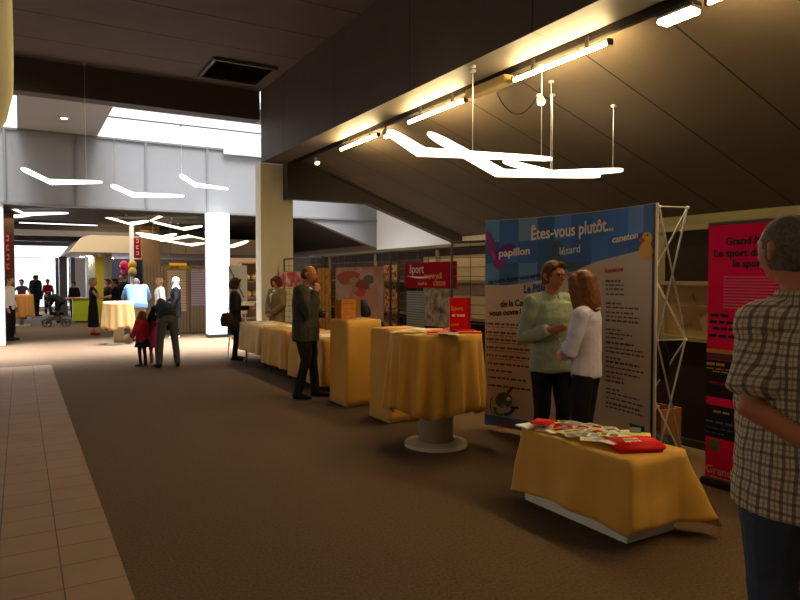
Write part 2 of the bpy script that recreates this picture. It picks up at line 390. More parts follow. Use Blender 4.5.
far = [([(5, 205), (25, 214), (68, 213)], 17.5), ([(0, 217), (18, 216), (35, 214)], 19), ([(99, 215), (130, 224), (148, 221)], 20), ([(118, 209), (132, 210), (150, 209)], 19),
       ([(150, 221), (172, 211), (190, 209)], 19.5), ([(153, 222), (183, 229), (202, 226)], 20), ([(136, 233), (164, 237), (176, 234)], 21), ([(140, 236), (190, 245), (204, 243)], 21.5), ([(160, 241), (190, 236), (204, 239)], 22), ([(206, 249), (233, 246), (248, 241)], 21)]
fl = ['at the far left under the header', 'with its thin tip beside the white left pillar', 'left of the lamp cluster, below the header', 'close under the header edge', 'rising to the right in the cluster', 'in the middle of the cluster left of the white pillar', 'short one low at the cluster left', 'lowest and longest in the cluster', 'small one at the cluster right', 'its tip showing right of the white pillar']
for (tri, c), s in zip(far, fl): bl('glowing blade lamp '+s, tri, (c, c+.3, c), .3, LAMP if tri[0][0] > 90 else LAMPD, (.3,), GF)
for y in (P(115, 187, 13.45).y, P(181, 176, 15.5).y):
    struct('trim_skylight_bar', BX(1.72, 8.6, y-.015, y+.015, 5.2, 5.23), METAL)
# linear lamps at the far ceiling
for i, (y, w) in enumerate(((24.5, 'nearest'), (28.5, 'middle'), (33, 'farthest'))):
    t = thing('linear_lamp', w+' thin linear lamp across the dark far ceiling', 'lamp', (.4, y, 3.42), group='linear lamps on the far ceiling')
    child('diffuser', BX(.0, 2.3, y-.04, y+.04, 3.37, 3.40), mat('lin', '#ffffff', .5, emit='#f3f6ff', es=1.6), t); child('housing', BX(-.02, 2.32, y-.06, y+.06, 3.401, 3.44), METAL, t)
    bm = BX(-6.9, 6.5, y+1.9, y+2.1, 3.1, 3.45); struct('trim_far_beam', bm, mat('farbeam', '#6b6868', .6))

# near-left hanging cream form
p = P(-10, 60, 3.2)
bm = bmesh.new(); rows = []
for k in range(25):
    s = k/24; z = 2.24+s*3.3; r = .13*min(1, math.sin(min(1, s*9+.02)*math.pi/2)**.6) if s < .12 else .13-.035*max(0, s-.2)
    rows.append([bm.verts.new((p.x-.03+1.0*r*math.cos(a), p.y+.55*r*math.sin(a), z)) for a in [2*math.pi*i/20 for i in range(20)]])
for a, b in zip(rows, rows[1:]):
    for k in range(20): bm.faces.new((a[k], a[(k+1) % 20], b[(k+1) % 20], b[k]))
bm.faces.new(rows[0][::-1]); bm.faces.new(rows[-1])
tag(link('hanging_column', bm, mat('hang_cream', '#ece4c8', .7), None, True), 'cream rounded form hanging from the ceiling at the left edge', 'hanging form')

# ================================================================== TABLES AND CLOTHS
def box_cloth(label, x0, x1, y0, y1, zt, hem, flare, m, amp=.018, freq=9., seed=0, corner=None, group=None, rc=.03, cat='tablecloth', lev=14):
    """cloth over a box table; hem and flare are functions of the perimeter position or numbers"""
    rnd = random.Random(seed); ph = [rnd.uniform(0, 6.28) for _ in range(6)]
    bm = bmesh.new(); per = []
    cs = [(x0, y0), (x1, y0), (x1, y1), (x0, y1)]; n = 44
    for i in range(4):
        a = Vector(cs[i]); b = Vector(cs[(i+1) % 4]); d = (b-a).normalized(); nn = Vector((d.y, -d.x)); L_ = (b-a).length
        for k in range(n):
            s = k/n; q = a+(b-a)*s
            dc = min(s, 1-s)*L_; cn = (a if s < .5 else b); w = max(0, 1-dc/.10)
            diag = (cn-Vector(((x0+x1)/2, (y0+y1)/2))).normalized()
            dirn = (nn*(1-w)+Vector((math.copysign(.707, diag.x), math.copysign(.707, diag.y)))*w).normalized()
            if dc < rc: q = q - Vector((math.copysign(1, diag.x), math.copysign(1, diag.y)))*(rc-dc)*.3
            ci = (i if s < .5 else (i+1) % 4)
            per.append((q, dirn, w, ci, i, s, L_))
    rows = [[bm.verts.new((q.x, q.y, zt)) for q, *_ in per]]
    cum = 0
    for l in range(1, lev+1):
        t = l/lev; row = []
        for j, (q, dn, w, ci, side, s, L_) in enumerate(per):
            u = side*3.1+s*L_*freq
            fold = math.sin(u*2+ph[0])*.6+math.sin(u*3.3+ph[1]+t*.6)*.4+math.sin(u*.9+ph[2])*.5
            off = (flare+(corner or [0]*4)[ci]*w**1.2)*t**1.15+amp*t**.7*fold+.006+.004*math.sin(t*9+u)
            hz = hem(side, s) if callable(hem) else hem
            p = q+dn*max(.005, off)
            row.append(bm.verts.new((p.x, p.y, zt-.012-(zt-.012-hz)*t)))
        rows.append(row)
    N_ = len(per)
    for a, b in zip(rows, rows[1:]):
        for k in range(N_): bm.faces.new((a[k], a[(k+1) % N_], b[(k+1) % N_], b[k]))
    bm.faces.new(rows[0])
    o = link('tablecloth', bm, m, None, True, loc=((x0+x1)/2, (y0+y1)/2, zt)); tag(o, label, cat, group)
    s_ = o.modifiers.new('thick', 'SOLIDIFY'); s_.thickness = .004; s_.offset = 1
    return o
def round_cloth(label, c, r, zt, hem, m, folds=14, amp=.05, seed=0, group=None):
    rnd = random.Random(seed); ph = [rnd.uniform(0, 6.28) for _ in range(5)]; bm = bmesh.new(); N_ = 144; rows = []
    for rr in (.3*r, .7*r, r*.97): rows.append([bm.verts.new((c[0]+rr*math.cos(a), c[1]+rr*math.sin(a), zt)) for a in [2*math.pi*k/N_ for k in range(N_)]])
    for l in range(0, 13):
        t = l/12; row = []
        for k in range(N_):
            a = 2*math.pi*k/N_; f = math.sin(folds*a+ph[0]+.5*math.sin(3*a+ph[1])); f = math.copysign(abs(f)**.8, f)
            rr = r+.008+amp*t**.8*(f*.9+.5*math.sin(5*a+ph[2]))+.02*t
            h = hem+.035*math.sin(4*a+ph[3])+.02*f
            row.append(bm.verts.new((c[0]+rr*math.cos(a), c[1]+rr*math.sin(a), zt-.006-(zt-.006-h)*t)))
        rows.append(row)
    for a, b in zip(rows, rows[1:]):
        for k in range(N_): bm.faces.new((a[k], a[(k+1) % N_], b[(k+1) % N_], b[k]))
    bm.faces.new(rows[0][::-1])
    o = link('tablecloth', bm, m, None, True, loc=(c[0], c[1], zt)); tag(o, label, 'tablecloth', group)
    s_ = o.modifiers.new('thick', 'SOLIDIFY'); s_.thickness = .004; s_.offset = 1
    return o
def high_table(label, cl, c, r, zt, hem, m, rb=.3, rcyl=.165, seed=0, **k):
    t = thing('high_table', label, 'table', (c[0], c[1], 0))
    child('tabletop', disk(bmesh.new(), c, r-.01, zt-.04, zt-.004), WHITEM, t)
    child('column', disk(bmesh.new(), c, rcyl, .05, zt-.04, 32), mat('table_col', '#a89a80', .5), t, True)
    bm = disk(bmesh.new(), c, rb, 0, .035, 48); disk(bm, c, rb-.01, .035, .05, 48, r2=rcyl+.02)
    child('base', bm, mat('table_base', '#c8bfa8', .45), t)
    round_cloth(cl, c, r, zt, hem, m, seed=seed, **k)
HT = (3.43, 5.23)
high_table('round high table with a thick column and disc foot under a gold cloth', 'gold cloth hanging in deep folds over the nearest round high table', HT, .425, 1.085, .36, GOLD, seed=4, amp=.055, folds=15)
q = G(119, 344); high_table('round high table on a pale disc foot beside the child in red', 'pale cream cloth on the high table beside the child in red', (q.x, q.y), .33, 1.03, .38, mat('cream_cloth', '#c9a872', .75), rb=.27, rcyl=.12, seed=7, amp=.03, folds=12)
q = G(22, 326); high_table('round high table far left in front of the glass', 'orange gold cloth on the high table far left in front of the glass', (q.x, q.y), .33, 1.05, .3, mat('orange_cloth', '#c48a48', .75), rb=.25, rcyl=.06, seed=9, amp=.03, folds=12)

# the low table at the front
t = thing('low_table', 'low display table with a white plinth base in the foreground', 'table', (3.35, 3.1, 0))
child('base', BX(3.13, 3.57, 2.68, 3.6, 0, .2, bev=.004), WHITEM, t)
child('tabletop', BX(3.09, 3.55, 2.62, 3.56, .48, .522), WHITEM, t); child('support', BX(3.2, 3.5, 2.75, 3.5, .2, .48), WHITEM, t)
def hem0(side, s): return (.13-.05*math.sin(math.pi*s)*s) if side == 0 else (.085+.035*math.sin(math.pi*s) if side == 3 else .06)
box_cloth('gold cloth over the low foreground table of leaflets', 3.07, 3.57, 2.60, 3.58, .53, hem0, .035, GOLD, amp=.022, freq=6, seed=3, corner=[.02, .17, .05, .04])

# table row by the pillar: three tables with their cloths
def table4(label, x0, x1, y0, y1, z):
    t = thing('trestle_table', label, 'table', ((x0+x1)/2, (y0+y1)/2, 0), group='trestle tables in the long row')
    child('tabletop', BX(x0+.02, x1-.02, y0+.02, y1-.02, z-.035, z-.006), WHITEM, t)
    for x in (x0+.08, x1-.08):
        for y in (y0+.1, y1-.1): child('leg', rod(bmesh.new(), (x, y, 0), (x, y, z-.035), .018), METAL, t)
rows_ = [(11.06, 12.30, PALEG, 'farthest of the row, nearest the woman in black', .26), (9.76, 10.92, GOLD, 'middle of the row, left of the suited man', .16), (8.3, 9.62, GOLD, 'nearest of the row, behind the suited man', .1)]
for i, (a, b, m, s, hz) in enumerate(rows_):
    table4('long trestle table '+s, 3.62, 4.25, a, b, .76)
    box_cloth(('pale' if i == 0 else 'gold')+' cloth on the long trestle table '+s, 3.60, 4.27, a, b, .765, hz, .03, m, amp=.02, freq=6+i, seed=20+i, group='cloths along the table row')
# tall plinths
for (x0, x1, y0, y1, z, lab, sd) in ((3.47, 3.95, 7.28, 7.80, 1.07, 'tall square plinth below the food poster', 31), (3.48, 3.96, 6.23, 6.69, 1.03, 'square plinth half behind the round high table', 32)):
    t = thing('plinth', lab, 'plinth', ((x0+x1)/2, (y0+y1)/2, 0), group='square display plinths')
    child('body', BX(x0+.01, x1-.01, y0+.01, y1-.01, 0, z-.03), WHITEM, t); child('top_board', BX(x0+.004, x1-.004, y0+.004, y1-.004, z-.03, z-.005), WHITEM, t)
    box_cloth('gold cloth wrapped straight down the '+lab, x0, x1, y0, y1, z, .015, .012, GOLD, amp=.008, freq=7, seed=sd, group='cloths on the square plinths')

# ================================================================== DISPLAY GRIDS + POSTERS (right row)
def grid_panel(label, a, b, z0, z1, step=.12, tube_r=.016, loop=False):
    a = Vector(a); b = Vector(b); L_ = (b-a).length; d = (b-a)/L_; t = thing('grid_panel', label, 'display panel', (a.x, a.y, 0), group='wire grid display panels')
    bm = bmesh.new()
    A = lambda s, z: Vector((a.x+d.x*s, a.y+d.y*s, z))
    for s in (0, L_): rod(bm, A(s, 0), A(s, z1), tube_r)
    for z in (z0, z1): rod(bm, A(0, z), A(L_, z), tube_r)
    child('frame', bm, METAL, t)
    bm = bmesh.new(); n = int(L_/.3)
    for k in range(1, n+1): rod(bm, A(L_*k/(n+1), z0), A(L_*k/(n+1), z1), .004, 5)
    z = z0+step
    while z < z1-.02: rod(bm, A(0, z), A(L_, z), .004, 5); z += step
    child('wire_mesh', bm, METAL, t)
    for s in (0, L_):
        bm = bmesh.new(); p = A(s, .02); rod(bm, p-Vector((.22, 0, 0)), p+Vector((.22, 0, 0)), .015); child('foot', bm, METAL, t)
GXp = 4.9
grid_panel('wire grid panel just right of the cream pillar', (GXp, 13.4), (GXp, 11.35), .3, 2.0)
grid_panel('wire grid panel carrying the food poster', (GXp, 11.2), (GXp, 8.75), .3, 2.0)
grid_panel('wire grid panel carrying the red sport sign', (GXp, 8.5), (GXp, 7.1), .3, 2.0)
grid_panel('taller wire grid panel next to the curved display wall', (4.86, 7.04), (5.15, 6.2), .3, 2.06)
grid_panel('short wire grid panel set edge-on between the two posters', (4.88, 8.7), (5.35, 8.68), .3, 2.0)
def onX(px, py, x): return PX(px, py, x)
def poster_x(name, label, x, l, r, t_, b_, m, cat='poster', th=.008, group=None):
    """upright sheet parallel to the row, corners from picture columns l..r, rows t..b"""
    y1 = PX(l, 290, x).y; y0 = PX(r, 290, x).y; z1 = PX((l+r)/2, t_, x).z; z0 = PX((l+r)/2, b_, x).z
    o = link(name, BX(x-th, x, y0, y1, z0, z1), m, loc=(x, (y0+y1)/2, z0)); tag(o, label, cat, group); return o, (y0, y1, z0, z1)
def txt_x(parent, body, size, x, y, z, m, align='LEFT', bold=0., sx=1.):
    bm = textbm(body, size, lambda u, v, w: Vector((x-w, y-u*sx, z+v)), align, bold=bold*.1)
    o = link('lettering', bm, m); o.data.transform(Matrix.Translation(-parent.location)); o.parent = parent; return o
food = print_mat('food_print', ['#9c6a58', '#b08474', '#b49c88', '#a8806c'], 3)
o, f_ = poster_x('poster', 'food poster with red and green fruit on the wire grid', 4.896, 336, 384, 267, 319, food)
fy0, fy1, fz0, fz1 = f_; fw, fh = fy1-fy0, fz1-fz0
for a_, b_, ra, rb_, c_, n_ in ((.30, .80, .26, .13, '#a8483a', 'fruit'), (.22, .72, .12, .07, '#4f8238', 'leaf'), (.42, .74, .10, .06, '#8c9a3c', 'leaf'), (.60, .66, .14, .10, '#8a3a2c', 'fruit'), (.72, .76, .10, .09, '#5c6450', 'leaf'), (.55, .50, .12, .07, '#b83c3c', 'fruit'), (.78, .42, .13, .20, '#b08468', 'fruit'), (.4, .25, .3, .16, '#b87a28', 'fruit')):
    bm = bmesh.new(); prism(bm, [(fy1-fw*a_+fw*ra*math.cos(2*math.pi*k/20)*(1+.15*math.sin(k*1.7)), fz0+fh*b_+fh*rb_*math.sin(2*math.pi*k/20)) for k in range(20)], 0, 4.8875-.0004*a_*10, 4.888)
    cc = link('printed_'+n_, bm, mat('pf'+c_[1:], c_, .9)); cc.data.transform(Matrix.Translation(-o.location)); cc.parent = o
o, f_ = poster_x('poster', 'pinkish red poster behind the woman in the beige blazer', 4.896, 279, 307, 272, 287, print_mat('pinkred', ['#b04038', '#c86050', '#d8c8b8'], 5))
txt = mat('lett_white', '#f0e8e0', .5); txtg = mat('lett_grey', '#c9c0b8', .5); txto = mat('lett_orange', '#e0902c', .5)
o, (y0, y1, z0, z1) = poster_x('sign', 'maroon red sport sign on the wire grid', 4.896, 405.5, 457, 262, 288, REDM, 'sign')
w = y1-y0; h = z1-z0
txt_x(o, 'šport', h*.50, 4.8875, y1-w*.10, z0+h*.58, txtg, bold=.008)
txt_x(o, 'mercredi', h*.34, 4.8875, y1-w*.40, z0+h*.36, txto, bold=.004)
txt_x(o, 'classe', h*.36, 4.8875, y1-w*.58, z0+h*.10, txto, bold=.004); txt_x(o, 'et après la', h*.15, 4.8875, y1-w*.28, z0+h*.12, txtg)
bm = bmesh.new(); pts = [(y1-w*.05-w*.55*k/12, z0+h*.47-h*.06*math.sin(math.pi*k/12)) for k in range(13)]
prism(bm, [(a, b+h*.03*math.sin(math.pi*i/12)) for i, (a, b) in enumerate(pts)]+[(a, b-h*.04*math.sin(math.pi*i/12)-.001) for i, (a, b) in reversed(list(enumerate(pts)))], 0, 4.8855, 4.8875)
c_ = link('swoosh', bm, txt); c_.data.transform(Matrix.Translation(-o.location)); c_.parent = o
o, (y0, y1, z0, z1) = poster_x('poster', 'grey text sheet below the sport sign', 4.896, 407, 425, 291, 327, lines_mat('textsheet', '#8d9a98', '#5d6664', 2, .035, .010, 0, .6))
o, _ = poster_x('poster', 'grey and beige photo sheet right of the grey text sheet', 4.896, 425.5, 453, 290, 327, print_mat('photo_sheet', ['#4c4440', '#8f8474', '#b8ad98', '#6c665c'], 6))
poster_x('poster', 'orange and red printed strip between the two wire grids', 5.499, 384, 397, 265, 330, print_mat('beads', ['#6a3d1e', '#a8552a', '#d0b090', '#7c3018'], 14))
poster_x('poster', 'orange printed sheet behind the man in the suit', 4.896, 318, 331, 268, 335, print_mat('orangep', ['#a86f28', '#c58a35', '#7c5024'], 6))
# things standing on the plinth
def at_top(px, z, x): r = ray(px, 300); y = r.y/r.x*x; return y
t = thing('wooden_crate', 'orange wooden crate standing on the plinth below the food poster', 'crate', (3.61, 7.70, 1.078))
child('side_board', BX(3.53, 3.55, 7.58, 7.78, 1.078, 1.32), WOODO, t); child('side_board', BX(3.71, 3.73, 7.58, 7.78, 1.078, 1.32), WOODO, t)
bm = bmesh.new()
for k in range(4): box(bm, 3.53, 3.73, 7.57, 7.58, 1.08+k*.065, 1.135+k*.065)
child('front_slats', bm, WOODO, t); child('bottom_board', BX(3.55, 3.71, 7.58, 7.78, 1.078, 1.092), WOODO, t)
tag(link('black_bag', tube(bmesh.new(), [(3.86, 7.54, 1.125), (3.86, 7.56, 1.2), (3.85, 7.6, 1.31)], [(.07, .055), (.065, .05), (.035, .02)], seg=16, cap=.6), BLACK, None, True), 'black bag standing beside the orange crate on the plinth', 'bag')
# red brochure stand on the round table
t = thing('brochure_stand', 'bright red brochure stand on the nearest round high table', 'stand', (3.60, 5.15, 1.092))
# front face turned to the viewer
Mb = Matrix.Translation((3.64, 5.15, 1.092)) @ Matrix.Rotation(-YAW, 4, 'Z')
bm = obox(bmesh.new(), Mb @ Matrix.Translation((0, 0, .16)), .18, .02, .32); child('front_panel', bm, RED, t)
bm = obox(bmesh.new(), Mb @ Matrix.Translation((.1, .03, .16)), .02, .08, .32); child('side_panel', bm, mat('red_dark', '#8f0c14', .5), t)
bm = obox(bmesh.new(), Mb @ Matrix.Translation((0, .03, .005)), .18, .08, .01); child('base', bm, RED, t)
for body, sz, u, v, m in (('Sport', .052, -.08, .20, txto), ('et vous', .042, -.07, .14, txt), ('santé', .036, -.08, .05, txto)):
    bm = textbm(body, sz, lambda a, b, w, u=u, v=v: Mb @ Vector((a+u, -.0102-w, b+v)), bold=.001); child('lettering', bm, m, t)
rnd = random.Random(5)
cols = [('orange red', mat('pr', '#d2401e', .5)), ('white', WHITEP), ('pale yellow', YELP), ('blue', BLUP), ('red', RED)]
def leaf(px, py, z, w, l, ang, m, label, grp, th=.003):
    p = G(px, py, z); bm = obox(bmesh.new(), Matrix.Rotation(ang, 4, 'Z'), w, l, th)
    o = link('leaflet', bm, m); o.location = (p.x, p.y, z+th/2); tag(o, label, 'leaflet', grp); return o
g1 = 'leaflets on the round high table'
for k, (px, py, ci) in enumerate([(446, 331.5, 0), (455, 329.5, 0), (462, 331, 4), (438, 332.5, 0), (451, 333, 3), (470, 333, 0), (412, 330.5, 1), (424, 331.5, 2), (405, 332, 2), (419, 329.5, 1)]):
    leaf(px, py, 1.091+.005*(k % 6), .14, .20, rnd.uniform(-1.2, 1.2), cols[ci][1], '%s leaflet %s on the round high table' % (cols[ci][0], ['lying in front of the red stand', 'tucked close to the red stand', 'lying just under the red stand corner', 'left of the red stand group', 'half covered by the orange ones', 'near the right rim', 'near the left rim', 'in the middle left', 'at the far left rim', 'behind the pale ones at left'][k]), g1, th=.012 if ci in (0, 4) else .005)
g2 = 'leaflets on the low table'
k = 0; places = ['near the far end', 'along the back edge', 'in the middle', 'toward the red bag', 'along the front edge']
spotsL = []
for i in range(9):
    for j in range(4):
        s = i/8; x = 3.14+.36*(j+.5)/4+rnd.uniform(-.03, .03); y = 3.50-.60*s+rnd.uniform(-.02, .02); spotsL.append((x, y))
used = {}
for (x, y) in spotsL:
    r_ = rnd.random(); m, cn = ((YELP, 'pale yellow') if r_ < .45 else (WHITEP, 'white') if r_ < .75 else (GREYP, 'grey green') if r_ < .88 else (BLUP, 'bluish') if r_ < .95 else (RED, 'red'))
    pl = 'at the far end' if y > 3.36 else 'beside the red bag' if y < 3.0 else ('along the front edge' if x < 3.25 else 'along the back edge' if x > 3.42 else 'in the middle')
    k += 1; ang = rnd.uniform(-1.3, 1.3)
    bm = obox(bmesh.new(), Matrix.Rotation(ang, 4, 'Z') @ Matrix.Rotation(rnd.uniform(-.02, .02), 4, 'X'), .10, .19, .003)
    # printed block on the sheet's own face
    o = link('leaflet', bm, m); o.location = (x, y, .540+.0011*k)
    tag(o, '%s leaflet %s of the low table spread' % (cn, pl), 'leaflet', g2+' '+cn+' '+pl)
    bm = obox(bmesh.new(), Matrix.Rotation(ang, 4, 'Z') @ Matrix.Translation((0, .05, .0022)), .08, .05, .001)
    c_ = link('printed_block', bm, [mat('ink_grey', '#77746a', .6), YELP, GREYP, mat('ink_olive', '#8c8448', .6), MATS['ink_grey'], BLUP, REDM][k % 7]); c_.parent = o
# red folder bags
def soft_pack(label, loc, w, l, h, ang, m):
    bm = BX(-w/2, w/2, -l/2, l/2, 0, h, bev=min(h*.4, .02)); o = link('red_bag', bm, m, None, True); o.location = loc; o.rotation_euler = (0, 0, ang)
    tag(o, label, 'bag'); return o
o = soft_pack('folded red cloth bag with white print at the front corner of the low table', (3.30, 2.77, .532), .31, .22, .06, R(-22), mat('red_cloth', '#d81a1e', .7, bump=.3, bscale=30))
for k, (tx, u, v) in enumerate((('nous', -.07, .01), ('sport', -.09, -.05))):
    bm = textbm(tx, .05, lambda a, b, w, u=u, v=v: Vector((a+u, b+v, .0602+w)), bold=.001); c_ = link('lettering', bm, txt); c_.parent = o
o = soft_pack('second folded red bag behind the front one on the low table', (3.40, 2.90, .532), .2, .14, .045, R(-16), MATS['red_cloth'])
o = soft_pack('flat red bag at the far end of the low table', (3.17, 3.46, .582), .16, .14, .012, R(30), MATS['red_cloth'])
tag(link('white_booklet', BX(-.09, .09, -.06, .06, 0, .012), WHITEP, None), 'white booklet at the far left corner of the low table', 'booklet').location = (3.12, 3.53, .548)
o = tag(link('card_holder', obox(bmesh.new(), Matrix.Translation((0, 0, .03)) @ Matrix.Rotation(R(20), 4, 'X'), .07, .004, .06), GREYP), 'small clear card holder behind the red bag on the low table', 'holder'); o.location = (3.49, 2.93, .56); o.rotation_euler = (0, 0, -.9)

# ================================================================== CURVED DISPLAY WALL
BL = Vector((4.23, 5.51)); BR = Vector((4.39, 3.51)); BH0, BH1 = .05, 2.2
chord = (BR-BL); CL = chord.length; cdn = chord/CL; nrm = Vector((-cdn.y, cdn.x))
if nrm.x < 0: nrm = -nrm   # toward +X, away from the viewer
SAG = .17
def bw(u, z, d=0.):
    """u 0..1 along the wall from left, d metres in front of the cloth"""
    q = BL+chord*u+nrm*(SAG*4*u*(1-u)); tg = (chord+nrm*(SAG*4*(1-2*u))).normalized(); nn = Vector((-tg.y, tg.x))
    if nn.x > 0: nn = -nn
    return Vector((q.x+nn.x*d, q.y+nn.y*d, z))
dw = thing('display_wall', 'tall curved pop-up display wall with blue top and text about animals', 'display wall', (4.3, 4.5, 0))
def wall_patch(bm, poly, d=.002, nu=40):
    """poly: list of (u, z lower, z upper) columns"""
    lo = [bm.verts.new(bw(u, a, d)) for u, a, b in poly]; hi = [bm.verts.new(bw(u, b, d)) for u, a, b in poly]
    lo2 = [bm.verts.new(bw(u, a, d-.0015)) for u, a, b in poly]; hi2 = [bm.verts.new(bw(u, b, d-.0015)) for u, a, b in poly]
    for i in range(len(poly)-1):
        bm.faces.new((lo[i], lo[i+1], hi[i+1], hi[i])); bm.faces.new((lo2[i], lo2[i+1], lo[i+1], lo[i])); bm.faces.new((hi[i], hi[i+1], hi2[i+1], hi2[i]))
    return bm
bm = bmesh.new(); n = 40
fr = [[bm.verts.new(bw(k/n, z, 0)) for k in range(n+1)] for z in (BH0, BH1)]; bk = [[bm.verts.new(bw(k/n, z, -.012)) for k in range(n+1)] for z in (BH0, BH1)]
for k in range(n):
    bm.faces.new((fr[0][k], fr[0][k+1], fr[1][k+1], fr[1][k])); bm.faces.new((bk[0][k+1], bk[0][k], bk[1][k], bk[1][k+1]))
    bm.faces.new((fr[1][k], fr[1][k+1], bk[1][k+1], bk[1][k])); bm.faces.new((fr[0][k], bk[0][k], bk[0][k+1], fr[0][k+1]))
for k in (0, n): bm.faces.new((fr[0][k], fr[1][k], bk[1][k], bk[0][k]))
child('fabric', bm, mat('display_cream', '#c3b09c', .65, var=.04, vscale=1.5), dw)
def wave(u):  # lower edge of the blue
    pts = [(0, 1.525), (.12, 1.525), (.28, 1.56), (.42, 1.62), (.54, 1.68), (.66, 1.75), (.78, 1.79), (.9, 1.825), (1, 1.84)]
    for (a, b), (c, d) in zip(pts, pts[1:]):
        if u <= c: s = (u-a)/(c-a); return b+(d-b)*s
    return 1.84
blues = ['#5b8fc8', '#3f72b8', '#4f83c4', '#3a6cb0', '#5a87ba', '#3d68a4', '#6d8fb4', '#3b639c', '#46709f', '#35608f']
bcols = [mat('blue%d' % i, c, .6) for i, c in enumerate(blues)]
bounds = [0, .08, .19, .3, .4, .5, .62, .72, .84, .93, 1.0001]
lv = [0, .33, .66, 1]
for j in range(3):
    for i in range(10):
        a, b = bounds[i], min(1, bounds[i+1]); cols_ = [(a+(b-a)*k/5) for k in range(6)]
        poly = []
        for u in cols_:
            lo = max(wave(u), BH1-.005-(2.195-1.52)*lv[j+1]); hi = max(lo, BH1-.005-(2.195-1.52)*lv[j]); poly.append((u, lo, hi))
        if max(h-l for _, l, h in poly) < .004: continue
        child('blue_block', wall_patch(bmesh.new(), poly), bcols[(i*3+j*7+(i*j)) % 10], dw)
child('bottom_stripe', wall_patch(bmesh.new(), [(k/20, .055, .16) for k in range(21)]), mat('stripe', '#4a6a94', .6), dw)
child('dark_edge', wall_patch(bmesh.new(), [(.985+k*.0035, .055, 2.195) for k in range(5)], .004), mat('edge', '#252c48', .5), dw)
def uv_of(px, py):
    """picture point -> (u, z) on the display wall"""
    best = None
    for k in range(401):
        u = k/400; b = bw(u, 1.0, 0); r = ray(px, py); t = (b.x*r.x+b.y*r.y)/(r.x*r.x+r.y*r.y); e = abs(r.x*b.y-r.y*b.x)
        if best is None or e < best[0]: best = (e, u, CP.z+r.z*t)
    return best[1], best[2]
BLEN = CL*1.02
def wtext(body, l, r, pyb, pyr, hpx, m, bold=0., name='lettering'):
    """text set between picture columns l..r on the baseline pyb..pyr"""
    u0, z0 = uv_of(l, pyb); u1, z1 = uv_of(r, pyr); c = (bw(u0, 1).xy.length)
    bm0 = textbm(body, 1, lambda a, b, w: Vector((a, b, w))); wd = max(v.co.x for v in bm0.verts); bm0.free()
    hz = uv_of(l, pyb-hpx)[1]-z0
    size = hz/.72
    bm = textbm(body, 1, lambda a, b, w: bw(u0+(u1-u0)*a/wd, z0+(z1-z0)*a/wd+b*size, .009+w), ext=.001, bold=bold)
    child(name, bm, m, dw); return size
LW = mat('let_pale', '#e9dfd2', .5); LD = mat('let_dark', '#26222c', .5); LR = mat('let_red', '#c03038', .5); LB = mat('let_blue', '#2c4c9c', .5)
wtext('Êtes-vous plutôt...', 531, 614, 240, 230, 12, LW, .02)
wtext('papillon', 499, 530, 257, 254, 7.5, LW, .02)
wtext('lézard', 560, 581, 255, 252, 7.5, mat('let_dim', '#c4cdd8', .5), .02)
wtext('caneton', 613, 639, 243, 238, 7, LW, .02)
wtext('de toute façon, vous serez', 489, 541, 284.5, 277, 5, LD, .01)
wtext('Le Pôle', 524, 546, 293, 291, 8, LB, .03)
wtext('de la Communauté', 501, 551, 307, 304, 6.5, LD, .02)
wtext('vous ouvre les portes', 490, 545, 316, 313, 6, LD, .02)
wtext('Animations', 605, 624, 273, 271, 4.5, LR, .03)
# small print lines
def smallline(l, r, y, m, h=1.3, slope=None):
    u0, z0 = uv_of(l, y); u1, z1 = uv_of(r, y-(r-l)*.0)
    dz = .006*h; zz = z0
    rl = random.Random(int(l*7+y*13)); bm = bmesh.new(); u = u0
    while u < u1:
        w = rl.uniform(.012, .035); e = min(u+w, u1)
        if e-u > .004: wall_patch(bm, [(u, zz-dz, zz+dz), ((u+e)/2, zz-dz, zz+dz), (e, zz-dz, zz+dz)], .004)
        u = e+.006
    if bm.faces: child('small_print', bm, m, dw)
    else: bm.free()
SP = mat('small_print', '#5c4a44', .6); SPR = mat('small_print_red', '#a05a48', .6)
for k, (y, l, r) in enumerate([(323.5, 488, 527), (332, 488, 526), (339, 489, 534), (347, 489, 532), (355, 489, 530), (363, 490, 529), (370, 491, 513), (377, 491, 527), (385, 491, 530)]):
    smallline(l, r, y, SP, 1.6); bm = bmesh.new(); u, z = uv_of(l-2.2, y); wall_patch(bm, [(u, z-.012, z+.012), (u+.008, z-.012, z+.012)], .004); child('bullet', bm, REDM if k < 3 else SP, dw)
    if k < 5: smallline(l, r-6, y+3, SPR, .9)
yy = [281, 285, 289, 294, 303, 307, 312, 316, 320, 329, 333, 337, 342, 347, 351, 357, 361, 366, 371, 376, 380, 388, 392, 397, 402, 406]
rr_ = random.Random(2)
for k, y in enumerate(yy):
    w = [14, 24, 30, 34][rr_.randrange(4)] if k not in (0, 4, 9, 15, 21) else 11
    smallline(606, 606+w+4, y, SP, 1.5 if k % 4 == 0 else 1.1)
for k, y in enumerate((350, 362, 377, 388, 397)): smallline(588, 600-k, y+2, SP, 1.1)
